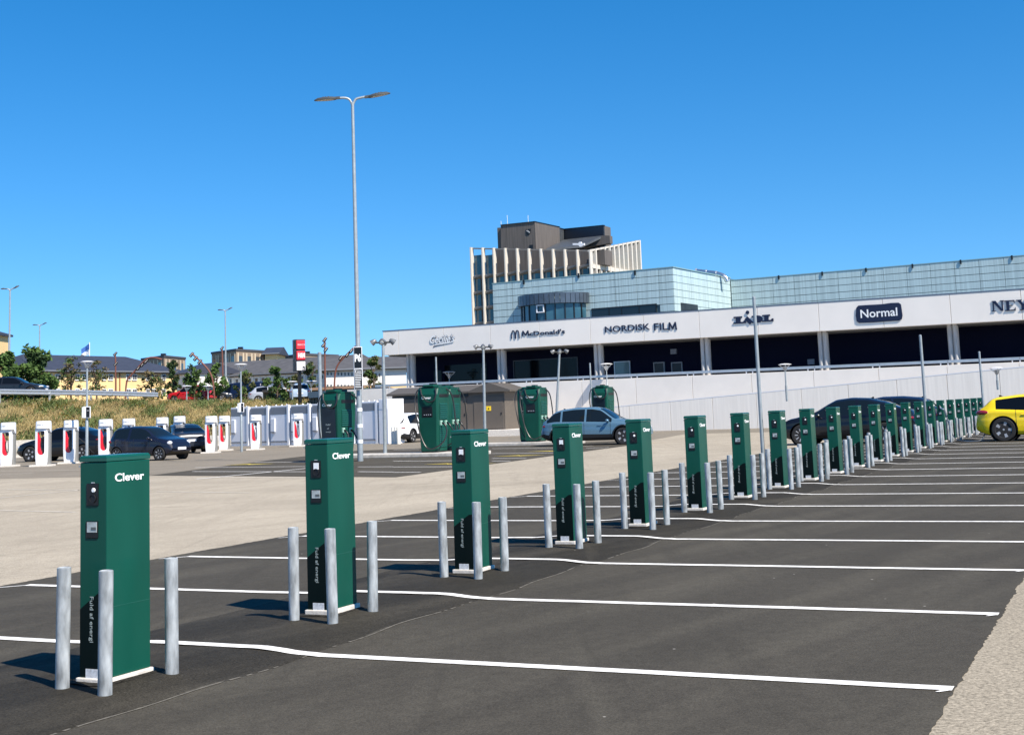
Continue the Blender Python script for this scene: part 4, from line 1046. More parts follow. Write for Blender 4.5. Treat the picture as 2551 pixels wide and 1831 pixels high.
# ------------------------------------------------------------------ white charging towers
M_SCW = mat('gloss_white_shell', (.80, .81, .83), .25, var=.03, scale=2, coat=.4)
M_SCR = mat('red_insert', (.75, .012, .03), .4)
M_SCG = mat('grey_back_shell', (.20, .20, .19), .5)
def slot_outline(n=10):
    w, zt, zb = .155, 1.46, .62
    pts = [(-w + .03, zt), (-w, zt - .04)] + [(-w, zb + .02)] + [(w * -cos(pi * k / n), zb - w * .95 * sin(pi * k / n)) for k in range(1, n)] + [(w, zb + .02), (w, zt - .04), (w - .03, zt)]
    return pts
def supercharger(loc, rz, label):
    t = thing('charging_tower', label, 'charging tower', loc, rz, 'white charging towers with red insert')
    inner = slot_outline()
    # outer outline follows the slot, one point for each inner point
    ocor = []
    W, zt, zb = .25, 1.56, .08
    n = len(inner)
    for (x, z) in inner:
        if z >= 1.459: ocor.append((x / .125 * W if abs(x) > .01 else 0, zt))
        elif z > .61: ocor.append((W if x > 0 else -W, z + (.10 if z > 1.2 else 0)))
        else: ocor.append((max(-W, min(W, x * 1.62)), zb if abs(x) < .14 else .35))
    y0, y1 = -.02, .16
    vs = [(x, y0 + .03 * (abs(x) / W) ** 2, z) for x, z in ocor] + [(x, y0, z) for x, z in inner] + [(x, y1, z) for x, z in ocor] + [(x, y1, z) for x, z in inner]
    fs = []
    for i in range(n):
        j = (i + 1) % n
        fs += [(i, j, n + j, n + i), (2 * n + i, 3 * n + i, 3 * n + j, 2 * n + j), (i, 2 * n + i, 2 * n + j, j), (n + i, n + j, 3 * n + j, 3 * n + i)]
    g = MB(); g.add([Vector(v) for v in vs], fs); g.build('front_shell', M_SCW, t)
    # cap: rounded box overhanging to the back
    g = MB(); m = 20; out = []
    for k in range(m):
        a = 2 * pi * k / m; cx_, sx_ = cos(a), sin(a)
        out.append(((abs(cx_) ** .55) * (1 if cx_ > 0 else -1) * .27, .17 + (abs(sx_) ** .6) * (1 if sx_ > 0 else -1) * .27))
    rings = [(1.40, 1.0), (1.5, 1.0), (1.80, .98), (1.855, .95), (1.875, .84)]
    vs = [Vector((.045 + x * 1.10 * k, .17 + (y - .17) * k, z)) for z, k in rings for x, y in out]
    for v in vs[:m]: v.z = 1.575 if v.y < .12 else 1.40
    for v in vs[m:2 * m]: v.z = 1.60 if v.y < .12 else 1.5
    g.add(vs, [tuple(range(m - 1, -1, -1)), tuple(range(4 * m, 5 * m))] + [(j * m + i, j * m + (i + 1) % m, (j + 1) * m + (i + 1) % m, (j + 1) * m + i) for j in range(4) for i in range(m)], 0, True)
    cap = g.build('cap', M_SCW, t)
    me = text_mesh('TESLA', .27, .055, .004, lambda x, y, d: Vector((-.135 + x, -.098 - d, 1.70 + y)), .0); me.materials.append(mat('grey_mark', (.33, .34, .37), .5)); link('lettering', me, cap)
    # red wedge seen through the slot, cable loop
    g = MB(); q = [(-.15, 1.40), (-.13, 1.40), (-.06, 1.1), (-.045, .75), (.03, .50), (-.05, .475), (-.11, .53), (-.15, .64)]
    g.prism(q, lambda a, b, tt: Vector((a, tt, b)), .02, .155); g.build('red_insert', M_SCR, t)
    g = MB(); g.tube(smooth_path([(.03, .07, 1.43), (.04, .06, 1.25), (-.01, .05, 1.0), (-.0, .05, .75), (.06, .05, .6), (.11, .05, .75), (.09, .06, 1.0), (.06, .07, 1.2)]), .016, 8); g.build('cable', M_RUBBER, t)
    g = MB(); g.box(-.02, .09, .03, .14, 1.30, 1.452); g.build('plug_dock', M_BLACK, t)
    g = MB(); g.box(.20, .315, .165, .36, .06, 1.42); g.build('back_post', M_SCG, t, bevel=.02)
    g = MB(); g.box(-.45, .45, -.15, .5, -.02, .07); g.build('plinth', M_CONC, t, bevel=.015)
    return t
sp_ = [((13.3, 1163), 'white charging tower at the far end from the cabinets, next to the grey-lined kerb'), ((101.7, 1162), 'white charging tower in front of the nose of the black saloon'),
       ((171, 1155), 'white charging tower in front of the door of the black saloon'), ((258, 1148.5), 'white charging tower in front of the rear light of the black saloon'),
       ((523, 1129), 'white charging tower between the dark hatchback and its nearest white neighbour'), ((556, 1123), 'white charging tower just behind the mushroom lamp at the cabinets'),
       ((635, 1121), 'white charging tower in front of the second and third white cabinets'), ((741, 1112.5), 'white charging tower in front of the fourth white cabinet')]
for p, lb in sp_:
    P = gnd(*p); supercharger((P.x, P.y, 0), -.02, lb)
for (x, y, Y), lb in [((316, 1043, 66.0), 'white charging tower mostly hidden behind the roof of the dark hatchback'), ((400, 1040, 69.0), 'white charging tower showing its cap above the windscreen of dark hatchback'), ((443, 1037, 70.5), 'white charging tower beside the dark coupe behind the hatchback bonnet')]:
    P = at(x, y, Y); supercharger((P.x, Y, P.z - 1.875), -.02, lb)

# ------------------------------------------------------------------ white power cabinets
CA, CB = Vector((-18.0, 82.6, 0)), Vector((-7.9, 74.6, 0))
cdir = (CB - CA).normalized(); cang = atan2(cdir.y, cdir.x); NC = 7
M_CABW = mat('cabinet_white', (.74, .75, .78), .4, var=.03, scale=1); M_VENT = mat('cabinet_vent_grey', (.22, .23, .25), .6)
def cabinet(i):
    L = (CB - CA).length / NC; c = CA + cdir * (L * (i + .5))
    t = thing('power_cabinet', f'white power cabinet with grey vent panel, {ORD[i]} of the row from the grass bank', 'cabinet', c, cang, 'white power cabinets in a row')
    w = L / 2 - .06; H = 2.40
    g = MB(); g.box(-w, w, 0.1, 1.1, .0, H); g.build('body', M_CABW, t, bevel=.02)
    g = MB(); g.box(-w + .05, w - .22, .07, .12, H - .52, H - .08); vp = g.build('vent_panel', M_VENT, t)
    g = MB()
    for k in range(7): g.box(-w + .07, w - .24, .055, .07, H - .50 + k * .058, H - .475 + k * .058)
    g.build('vent_slats', mat('vent_slat', (.33, .34, .36), .5), vp)
    g = MB(); g.box(-w + .04, w - .22, .06, .115, .30, H - .56); d = g.build('door', M_CABW, t, bevel=.012)
    g = MB(); g.box(-w + .04, w - .22, .04, .13, .22, .28); g.build('drip_ledge', M_VENT, t)
    g = MB(); g.box(-w + .12, -w + .50, -.02, .07, .85, 1.65); hb = g.build('display_box', M_CABW, d, bevel=.03)
    g = MB(); g.box(-w + .14, -w + .48, -.015, .065, .79, .85); g.build('box_ledge', M_VENT, d)
    g = MB(); g.box(w - .18, w + .01, .02, .12, .02, H + .04); g.build('corner_post', M_WHITE, t, bevel=.02)
    for k in (-.5, .1, .6):
        g = MB(); g.lathe([(.05, H), (.05, H + .05), (.02, H + .07)], 10, Matrix.Translation((k * w, .2, 0))); g.build('lifting_eye', M_WHITE, t)
    g = MB(); g.box(w - .02, w + .09, .3, 1.0, .02, H - .1); g.build('gap_panel', mat('gap_dark', (.06, .06, .065), .7), t)
    g = MB(); g.box(-w - .02, w + .08, .0, 1.15, -.02, .06); g.build('plinth', M_CONC, t)
for i in range(NC): cabinet(i)
t = thing('end_cabinet', 'narrow white end cabinet closing the row of power cabinets', 'cabinet', CB + cdir * .45, cang)
g = MB(); g.box(-.36, .36, 0, 1.3, 0, 2.5); g.build('body', M_WHITE, t, bevel=.02)
g = MB(); g.box(-.30, .30, -.012, .01, 1.95, 2.42); g.build('vent_panel', M_CABW, t)
for k, dx in enumerate((.75, 1.0, 1.22)):
    P = CB + cdir * (.45 + dx) + Vector((0, -.3 - .2 * k, 0))
    g = MB(); g.lathe([(.11, -.02), (.11, .92), (.09, .96), (1e-5, .97)], 16); o = g.build('white_bollard', mat('cream_bollard', (.68, .66, .58), .5), None); o.location = P
    tag(o, ('cream bollard touching the narrow end cabinet', 'cream bollard in the middle between end cabinet and white car', 'cream bollard nearest the white car beside the end cabinet')[k], 'bollard', 'cream bollards at the end cabinet')

# ------------------------------------------------------------------ brown transformer building on its kerb
KB = Vector((-3.6, 87.6, 0)); ka = -.36
pad = thing('kerb_bed', 'low pale kerb bed under the brown transformer building', 'kerb', KB, ka)
g = MB(); g.box(-6.5, 9.0, -2.2, 4.5, -.02, .42); g.build('slab', M_CONC, pad, bevel=.03)
M_KI = mat('brown_kiosk_panel', (.10, .085, .070), .6, var=.05, scale=1); M_KIR = mat('brown_kiosk_roof', (.085, .075, .064), .6)
k_ = thing('transformer_building', 'dark brown transformer building with gabled roof and yellow warning plates', 'building', KB + Vector((0, 0, .42)), ka)
g = MB(); g.box(-4.6, 3.4, -1.2, 2.0, 0, 2.42); g.build('wall', M_KI, k_)
g = MB(); g.prism([(-1.45, 2.42), (2.25, 2.42), (2.25, 2.54), (.4, 2.95), (-1.45, 2.54)], lambda a, b, t: Vector((t, a, b)), -4.9, 1.35); g.build('roof', M_KIR, k_)
g = MB(); g.prism([(1.0, 2.42), (3.9, 2.42), (3.9, 2.52), (2.45, 3.02), (1.0, 2.52)], lambda a, b, t: Vector((a, t, b)), -1.5, 2.2); g.build('gable_roof', M_KIR, k_)
g = MB(); g.box(-4.4, .9, -1.24, -1.19, 2.18, 2.36); g.build('vent_strip', M_BLACK, k_)
for x0, x1 in ((-4.5, -1.9), (-1.85, .75), (1.25, 3.3)):
    g = MB(); g.box(x0, x1, -1.235, -1.19, .08, 2.14); d = g.build('door', M_KI, k_, bevel=.01)
    g = MB(); g.box(x1 - .16, x1 - .11, -1.27, -1.23, .95, 1.1); g.build('handle', M_BLACK, d)
for x in (-1.2, 2.3):
    g = MB(); g.box(x - .16, x + .16, -1.26, -1.23, 1.22, 1.52); p = g.build('warning_plate', mat('warning_yellow', (.80, .56, .02), .5), k_)
    g = MB(); g.prism([(x - .06, 1.31), (x + .06, 1.31), (x, 1.43)], lambda a, b, t: Vector((a, t, b)), -1.268, -1.258); g.build('warning_mark', M_BLACK, p)
g = MB(); g.box(-.05, .3, -1.3, -1.2, 2.0, 2.22); g.build('lamp_box', M_PLATE, k_)

# ------------------------------------------------------------------ cars
def interp(pts, x):
    if x <= pts[0][0]: return pts[0][1]
    for (a, b), (c, d) in zip(pts[:-1], pts[1:]):
        if x <= c:
            t = (x - a) / (c - a); t = t * t * (3 - 2 * t) * .35 + t * .65
            return b + (d - b) * t
    return pts[-1][1]
def carpaint(name, c, flake=.0): return mat(name, c, .25, flake, spec=.3, coat=.45)
M_TYRE = mat('tyre_rubber', (.014, .014, .015), .8); M_RIM = mat('silver_rim', (.42, .42, .43), .4, .35); M_RIMD = mat('dark_rim', (.05, .05, .055), .35, .6)
M_CARGL = mat('car_glass', (.004, .005, .007), .04, spec=.22); M_CARGLC = mat('car_glass_clear', (.007, .011, .014), .04, spec=.35)
M_HEAD = mat('headlamp', (.75, .77, .80), .1, .3); M_TAIL = mat('tail_lamp', (.22, .008, .012), .15, coat=1.0); M_NP = mat('number_plate', (.8, .8, .8), .4)
CARMESH = {}
def wheel(t, x, y, r, w, side_, rim='five', rimm=None):
    Mw = Matrix.Translation((x, y, r)) @ Matrix.Rotation(-side_ * pi / 2, 4, 'X')   # local z -> outwards
    g = MB(); g.lathe([(r * .66, -w / 2), (r * .93, -w / 2), (r, -w * .32), (r, w * .32), (r * .93, w / 2), (r * .70, w / 2), (r * .66, w * .38)], 28, Mw); wh = g.build('wheel', M_TYRE, t)
    g = MB(); g.lathe([(r * .68, -w * .2), (r * .68, w * .40), (r * .63, w * .40), (r * .60, w * .12), (1e-5, w * .10)], 24, Mw); g.build('rim', M_RIMD, wh)
    n = {'five': 5, 'seven': 7, 'ten': 10}[rim]; g = MB()
    for k in range(n):
        a = 2 * pi * k / n; Mk = Mw @ Matrix.Rotation(a, 4, 'Z'); hw = r * (.13 if n == 5 else .085 if n == 7 else .05)
        g.hexa([Mk @ Vector(p) for p in [(.06 * r, -hw * .6, w * .2), (r * .66, -hw * 1.25, w * .26), (.06 * r, hw * .6, w * .2), (r * .66, hw * 1.25, w * .26), (.06 * r, -hw * .5, w * .34), (r * .66, -hw, w * .42), (.06 * r, hw * .5, w * .34), (r * .66, hw, w * .42)]])
    g.lathe([(r * .17, w * .15), (r * .17, w * .36), (1e-5, w * .40)], 12, Mw)
    g.build('spokes', rimm or M_RIM, wh)
def car(label, loc, heading, paint, L=4.4, W=1.84, H=1.55, wb=2.7, front_oh=.85, wr=.34, top=None, belt=None, gl=None, sidewin=None, cat='car', clad=False, rim='five', rimm=None,
        plate=(True, True), glass=None, roofm=None, head=None, tail=None, nx=110, name='parked_car', low=.20, handles=True, rails=False, seams=(.30, .445, .695)):
    """x forward; rear end at x=-L/2. top/belt: (x fraction from rear, z metres)."""
    t = thing(name, label, cat, loc, heading)
    glass = glass or M_CARGL
    xr = -L / 2
    axf = L / 2 - front_oh; axr = axf - wb
    def plan(f):
        e = min(f, 1 - f) * L
        k = 1 - .20 * max(0, 1 - e / .55) ** 2.2
        return W / 2 * k * (1 - .02 * abs(f - .5) * 2)
    rings = []
    NSUB = [4 if 2 <= k <= 8 else 1 for k in range(16)]; SEG = [k for k in range(16) for _ in range(NSUB[k])]; NR = len(SEG) + 1
    for i in range(nx + 1):
        f = i / nx; x = xr + f * L
        zt = interp(top, f); zb = min(interp(belt, f), zt - .015); w = plan(f)
        e = min(f, 1 - f) * L
        zl = low + .18 * max(0, 1 - e / .45) ** 1.5
        gh = zt - zb
        wr_ = .93 * w - .36 * max(0, gh - .03) if gh > .03 else .93 * w
        wr_ = max(wr_, .55 * w)
        s1 = min(1, gh / .25)
        R = [(0, zl), (.72 * w, zl), (.93 * w, zl + .03), (.985 * w, zl + .12), (1.0 * w, zl + (zb - zl) * .35), (1.0 * w, zl + (zb - zl) * .62), (.988 * w, zl + (zb - zl) * .72), (.985 * w, zb - .07), (.955 * w, zb - .005), (.935 * w, zb + .012 * s1)]
        for k in (.33, .66, 1.0):
            R.append((.93 * w + (wr_ - .93 * w) * k, zb + .012 * s1 + (gh - .085 * s1 - .012 * s1) * (k ** .95)))
        R.append((wr_ - .055 * s1 - .03, zt - .032 * s1 - .004)); R.append((wr_ * .74, zt - .010 * s1)); R.append((wr_ * .38, zt)); R.append((0, zt + .006))
        R2 = [R[0]]
        for k in range(16):
            for j in range(1, NSUB[k] + 1): R2.append((R[k][0] + (R[k + 1][0] - R[k][0]) * j / NSUB[k], R[k][1] + (R[k + 1][1] - R[k][1]) * j / NSUB[k]))
        rings.append((x, R2, gh))
    verts = {}
    V = []
    def vid(i, k, s):
        key = (i, k, s if 0 < k < NR - 1 else 0)
        if key not in verts:
            x, R, _ = rings[i]; verts[key] = len(V); V.append(Vector((x, (R[k][0]) * s, R[k][1])))
        return verts[key]
    groups = {}; cutv = set()
    (rg0, rg1, fg0, fg1) = gl     # rear glass x fractions, front glass x fractions
    for i in range(nx):
        f = (i + .5) / nx; x = xr + f * L
        for kk in range(NR - 1):
            for s in (1, -1):
                k = SEG[kk]
                a, b_, c, d = vid(i, kk, s), vid(i + 1, kk, s), vid(i + 1, kk + 1, s), vid(i, kk + 1, s)
                R = rings[i][1]; zc = (R[kk][1] + R[kk + 1][1]) / 2; yc = (R[kk][0] + R[kk + 1][0]) / 2
                face = (a, b_, c, d) if s > 0 else (d, c, b_, a)
                face = tuple(dict.fromkeys(face))
                if len(face) < 3: continue
                grp = 'body'
                if 1 <= k <= 8:
                    hit = False
                    for ax in (axf, axr):
                        if (x - ax) ** 2 + (zc - wr) ** 2 < (wr * 1.17) ** 2: hit = True
                    if hit and k >= 2:
                        cutv.update(face); continue
                if k <= 1: grp = 'underbody'
                elif clad and k <= 3: grp = 'cladding'
                if 9 <= k <= 11 and rings[i][2] > .12:
                    for q, (s0, s1_) in enumerate(sidewin):
                        if s0 < f < s1_: grp = ('side_window', q, s)
                if k >= 12:
                    if k >= 13 and fg0 < f < fg1: grp = 'windscreen'
                    elif k >= 13 and rg0 < f < rg1: grp = 'rear_window'
                    elif rings[i][2] > .2 and roofm and rg1 <= f <= fg0: grp = 'roof'
                groups.setdefault(grp, []).append(face)
    for i, flip in ((0, 0), (nx, 1)):
        loop = [vid(i, k, 1) for k in range(NR)] + [vid(i, k, -1) for k in range(NR - 2, 0, -1)]
        groups['body'].append(tuple(loop if not flip else loop[::-1]))
    bodyo = None
    keep = {v for fs in groups.values() for f in fs for v in f}
    for v in cutv & keep:
        P = V[v]; ax = min((axf, axr), key=lambda q: abs(P.x - q)); dx, dz = P.x - ax, P.z - wr; dd = sqrt(dx * dx + dz * dz)
        if P.z > wr * .35 and abs(P.y) > W * .4: P.x = ax + dx / dd * wr * 1.17; P.z = wr + dz / dd * wr * 1.17
    for grp, fs in groups.items():
        nm = grp if isinstance(grp, str) else grp[0]
        m = {'body': paint, 'underbody': M_CARTRIM, 'cladding': M_CARTRIM, 'windscreen': glass, 'rear_window': glass, 'side_window': glass, 'roof': roofm or paint}[nm]
        used = sorted({v for f in fs for v in f}); mp = {v: j for j, v in enumerate(used)}
        g = MB(); g.add([V[v] for v in used], [tuple(mp[v] for v in f) for f in fs], 0, True)
        o = g.build(nm, m, t, fixn=True)
        if nm == 'body': bodyo = o
    # wheel wells, wheels
    for ax in (axf, axr):
        for s in (1, -1):
            g = MB(); n = 14; w = W / 2
            prof = [(ax + wr * 1.16 * cos(pi * k / n), wr + wr * 1.16 * sin(pi * k / n)) for k in range(n + 1)]
            vs = [Vector((a, s * (w * .93), z)) for a, z in prof] + [Vector((a, s * (w * .45), z)) for a, z in prof]
            g.add(vs, [(k, k + 1, n + 2 + k, n + 1 + k) for k in range(n)] + [tuple(range(n + 1, 2 * n + 2))]); g.build('wheel_well', M_BLACK, t)
            if clad:
                g = MB(); vs = []
                for rr_, yy in ((1.15, .99), (1.15, 1.015), (1.30, 1.012), (1.30, .98)):
                    vs += [Vector((ax + wr * rr_ * cos(pi * k / n), s * w * yy, wr + wr * rr_ * sin(pi * k / n))) for k in range(n + 1)]
                g.add(vs, [(j * (n + 1) + k, j * (n + 1) + k + 1, (j + 1) * (n + 1) + k + 1, (j + 1) * (n + 1) + k) for j in range(3) for k in range(n)]); g.build('arch_trim', M_CARTRIM, t)
            wheel(t, ax, s * (W / 2 - .115), wr, .21, s, rim, rimm)
    # mirrors, lamps, plates, handles
    fA = fg1 - .035; zb = interp(belt, fA)
    for s in (1, -1):
        g = MB(); xx = xr + (fA - .03) * L; g.ell(Vector((xx, s * (W / 2 + .10), zb + .075)), .085, .10, .072, 12, 7); g.box(xx - .03, xx + .03, min(s * (W / 2 - .1), s * (W / 2 + .05)), max(s * (W / 2 - .1), s * (W / 2 + .05)), zb + .01, zb + .05)
        g.build('wing_mirror', paint, t)
    def lampo(nm, fx, z, yy, sx, sy, sz, m):
        for s in (1, -1):
            g = MB(); g.ell(Vector((0, 0, 0)), 1, 1, 1, 12, 8, Matrix.Translation((xr + fx * L, s * yy, z)) @ Matrix.Rotation(s * (-.45 if fx > .5 else .45), 4, 'Z') @ Matrix.Diagonal((sx, sy, sz, 1))); g.build(nm, m, t)
    h_ = head or (.955, .68, W * .35, .20, .17, .075)
    lampo('headlight', *h_, M_HEAD)
    t_ = tail or (.045, .85, W * .37, .17, .16, .085)
    lampo('tail_light', *t_, M_TAIL)
    if plate[0]:
        g = MB(); g.box(L / 2 - .015, L / 2 + .02, -.26, .26, .44, .55); g.build('front_plate', M_NP, t)
    if plate[1]:
        g = MB(); g.box(-L / 2 - .02, -L / 2 + .015, -.26, .26, .62, .73); g.build('rear_plate', M_NP, t)
    if handles:
        for s in (1, -1):
            for fx in (.36, .585):
                z = interp(belt, fx) - .13; g = MB(); y = plan(fx) * .985
                g.box(xr + fx * L - .09, xr + fx * L + .09, min(s * y, s * (y + .03)), max(s * y, s * (y + .03)), z - .015, z + .015); g.build('door_handle', paint, t, bevel=.006)
    for s in (1, -1):
        for fx in seams:
            i = int(fx * nx); x, R, _ = rings[i]; kk = [q for q in range(NR - 1) if 3 <= SEG[q] <= 8]
            g = MB(); g.tube([(x, s * (R[q][0] + .001), R[q][1]) for q in kk], .006, 5); g.build('door_seam', M_CARTRIM, t)
    if rails:
        for s in (1, -1):
            g = MB(); yy = s * (W / 2 - .33); g.tube([(xr + L * .22, yy, interp(top, .22) + .0), (xr + L * .27, yy, interp(top, .27) + .035), (xr + L * .55, yy, interp(top, .55) + .03), (xr + L * .60, yy, interp(top, .60) - .01)], .018, 6); g.build('roof_rail', M_CARTRIM, t)
    g = MB(); fx = rg1 + .05; z = interp(top, fx); g.prism([(0, 0), (.16, 0), (.04, .07), (0, .07)], lambda a, b_, tt: Vector((xr + fx * L + a, tt, z + b_ - .005)), -.015, .015); g.build('roof_aerial', M_CARTRIM, t)
    return t

def heading(a, b): return atan2(b[1] - a[1], b[0] - a[0])
# profiles (x fraction from the rear bumper, height in metres)
SUVTOP = [(0, .70), (.006, .95), (.02, 1.06), (.05, 1.12), (.14, 1.46), (.20, 1.54), (.34, 1.60), (.50, 1.60), (.58, 1.545), (.735, 1.10), (.76, 1.06), (.88, .98), (.95, .90), (.985, .80), (1, .62)]
SUVBELT = [(0, .66), (.03, .96), (.15, 1.02), (.40, 1.00), (.72, .95), (.80, .93), (.95, .82), (1, .56)]
SALTOP = [(0, .66), (.01, .88), (.03, .98), (.10, 1.06), (.22, 1.27), (.36, 1.42), (.48, 1.445), (.57, 1.40), (.74, 1.00), (.78, .95), (.90, .84), (.97, .72), (1, .56)]
SALBELT = [(0, .62), (.03, .90), (.15, .96), (.40, .92), (.72, .88), (.80, .84), (.95, .70), (1, .5)]
UPTOP = [(0, .60), (.006, .95), (.02, 1.04), (.075, 1.40), (.12, 1.47), (.30, 1.505), (.48, 1.49), (.57, 1.43), (.77, 1.03), (.80, .99), (.93, .90), (.985, .76), (1, .56)]
UPBELT = [(0, .56), (.03, .94), (.15, .98), (.40, .94), (.74, .90), (.82, .88), (.95, .76), (1, .50)]
HATTOP = [(0, .62), (.006, .88), (.02, 1.02), (.045, 1.10), (.13, 1.40), (.17, 1.45), (.34, 1.52), (.50, 1.52), (.58, 1.46), (.74, 1.06), (.78, 1.01), (.92, .90), (.985, .76), (1, .56)]
HATBELT = [(0, .58), (.03, .95), (.15, 1.04), (.40, .98), (.72, .92), (.80, .90), (.95, .78), (1, .5)]

VDIR = Vector((VX.x, VX.y, 0))
# yellow crossover plugged in by the row: rear at the posts, nose along +V
ywh = Vector((15.62, 43.9, 0))
P = ywh + VDIR * (4.19 / 2 - .78 + .30) + UX * .82
car('bright yellow crossover parked with its rear to the green posts', (P.x, P.y, 0), atan2(VDIR.y, VDIR.x), carpaint('yellow_paint', (.80, .58, .012)), L=4.25, W=1.82, H=1.56, wb=2.59, front_oh=.80, wr=.385,
    top=HATTOP, belt=HATBELT, gl=(.03, .12, .585, .735), sidewin=((.150, .43), (.455, .68)), rim='five', tail=(.055, .95, .72, .25, .14, .09), clad=False)
# black coupe-like car behind the posts, nose away from them
fwp = Vector((10.1, 47.2, 0)); c = fwp + VDIR * (4.7 / 2 - .88) + UX * .85
car('black sleek crossover parked behind the green posts with its nose pointing away', (c.x, c.y, 0), atan2(-VDIR.y, -VDIR.x), carpaint('black_paint', (.006, .006, .009)), L=4.78, W=1.92, H=1.60, wb=2.89, front_oh=.86, wr=.36,
    top=[(a, b * 1.02) for a, b in [(0, .70), (.01, 1.0), (.03, 1.10), (.10, 1.20), (.22, 1.42), (.34, 1.545), (.46, 1.575), (.56, 1.53), (.75, 1.08), (.79, 1.02), (.90, .92), (.97, .78), (1, .6)]], belt=SUVBELT, gl=(.05, .26, .57, .75), sidewin=((.20, .40), (.42, .70)), rim='ten', glass=M_CARGLC)
c2 = c + UX * 5.1 + VDIR * .4
car('dark blue car parked beyond the black crossover, mostly hidden by green posts', (c2.x, c2.y, 0), atan2(-VDIR.y, -VDIR.x), carpaint('dark_blue_paint', (.008, .012, .03)), L=4.5, W=1.85, H=1.56, wb=2.7, top=SUVTOP, belt=SUVBELT, gl=(.03, .12, .585, .735), sidewin=((.14, .40), (.42, .70)), glass=M_CARGLC)
# light blue crossover at the fast charger
bf = gnd(1554.3, 1103.0); br = Vector((2.25, 61.3, 0)); hd = heading((2.05, 60.05), (4.72, 58.75))
hd = -.36; dv = Vector((cos(hd), sin(hd), 0)); nv = Vector((-dv.y, dv.x, 0))
c = Vector((4.42, 56.2, 0)) - dv * (4.6 / 2 - .88) + nv * .84
car('light blue crossover with black cladding charging at the green fast charger', (c.x, c.y, 0), hd, carpaint('light_blue_paint', (.105, .20, .275), .3), L=4.60, W=1.86, H=1.62, wb=2.82, front_oh=.88, wr=.37,
    top=[(a, b * 1.01) for a, b in SUVTOP], belt=SUVBELT, gl=(.03, .13, .585, .735), sidewin=((.06, .20), (.215, .435), (.455, .70)), clad=True, rim='five', glass=M_CARGLC)
# white SUV behind the fast chargers, rear three-quarter
car('white sport utility car seen from behind, half hidden by a fast charger', (-6.3, 77.0, 0), 1.15, carpaint('white_car_paint', (.78, .79, .80)), L=4.6, W=1.88, H=1.68, wb=2.75, wr=.36,
    top=[(a, b * 1.05) for a, b in SUVTOP], belt=[(a, b * 1.05) for a, b in SUVBELT], gl=(.03, .13, .585, .735), sidewin=((.16, .40), (.42, .70)), clad=True)
# dark hatchback, three-quarter front
hd = -.46
car('dark navy small hatchback facing the lot beside the white charging towers', (-16.35, 58.9, 0), hd, carpaint('navy_paint', (.008, .010, .022)), L=3.60, W=1.64, H=1.50, wb=2.42, front_oh=.60, wr=.30,
    top=UPTOP, belt=UPBELT, gl=(.02, .10, .575, .77), sidewin=((.10, .33), (.36, .68)), rim='seven', head=(.945, .74, .56, .13, .17, .10), glass=M_CARGLC, plate=(True, False))
# black saloon behind the white towers, nose to the left
hd = 2.88
car('black electric saloon charging behind the white towers', (-21.7, 64.1, 0), hd, carpaint('black_paint2', (.006, .006, .008)), L=4.75, W=1.92, H=1.62, wb=2.89, front_oh=.85, wr=.36,
    top=[(a, b * 1.11) for a, b in SALTOP], belt=[(a, b * 1.08) for a, b in SALBELT], gl=(.06, .30, .57, .76), sidewin=((.20, .40), (.42, .72)), rim='five', tail=(.05, .95, .74, .22, .16, .07))
car('dark grey coupe tail showing beside the bonnet of the dark hatchback', (-17.9, 70.8, 0), 2.0, carpaint('dark_grey_paint', (.02, .024, .034)), L=4.7, W=1.9, H=1.45, wb=2.87, wr=.345,
    top=[(a, b * 1.06) for a, b in SALTOP], belt=[(a, b * 1.06) for a, b in SALBELT], gl=(.06, .30, .57, .76), sidewin=((.20, .40), (.42, .72)))
# cars on the upper road
def upcar(label, xc, ybase, Y, hd, col, nm, **k):
    P = at(xc, ybase, Y)
    kw = dict(top=SUVTOP, belt=SUVBELT, gl=(.03, .13, .585, .735), sidewin=((.16, .40), (.42, .70)), nx=70); kw.update(k)
    kw.pop('z', 0); return car(label, (P.x, Y, P.z), hd, carpaint(nm, col), **kw)
upcar('black car behind the guard rail at the top of the grass bank', 30, 990, 93, 0.05, (.012, .013, .016), 'black_paint3', L=4.8, top=SALTOP, belt=SALBELT, gl=(.06, .30, .57, .76), sidewin=((.20, .40), (.42, .72)), z=3.35)
upcar('red car parked on the far side beside the dark van', 478, 1003, 124, 2.9, (.45, .015, .02), 'red_paint', z=2.75)
upcar('dark grey car between the red car and the dark van', 520, 1002, 126, 0.2, (.02, .024, .03), 'grey_paint3', L=4.3, z=2.7, top=SALTOP, belt=SALBELT, gl=(.06, .30, .57, .76), sidewin=((.20, .40), (.42, .72)))
upcar('pale car parked behind the tail of the dark van', 676, 1003, 128, .3, (.30, .33, .38), 'pale_car_paint', z=2.5)
upcar('silver blue car parked below the tall red sign pylon', 747, 1000, 118, 1.75, (.32, .40, .50), 'silver_blue_paint', z=2.75)
VANTOP = [(0, .75), (.004, 1.8), (.015, 2.26), (.06, 2.32), (.55, 2.33), (.70, 2.28), (.76, 2.12), (.875, 1.30), (.90, 1.22), (.96, 1.06), (.99, .85), (1, .6)]
VANBELT = [(0, .7), (.02, 1.28), (.6, 1.28), (.86, 1.20), (.95, .95), (1, .52)]
upcar('dark navy panel van parked above the grass bank', 602, 1008, 140, 2.85, (.006, .010, .03), 'navy_van_paint', L=5.3, W=2.0, H=2.33, wb=3.3, wr=.35, top=VANTOP, belt=VANBELT, gl=(.0, .012, .76, .875), sidewin=((.66, .80),), cat='van', name='parked_van', tail=(.012, 1.15, .9, .06, .07, .35), plate=(False, True), z=2.95, handles=False)
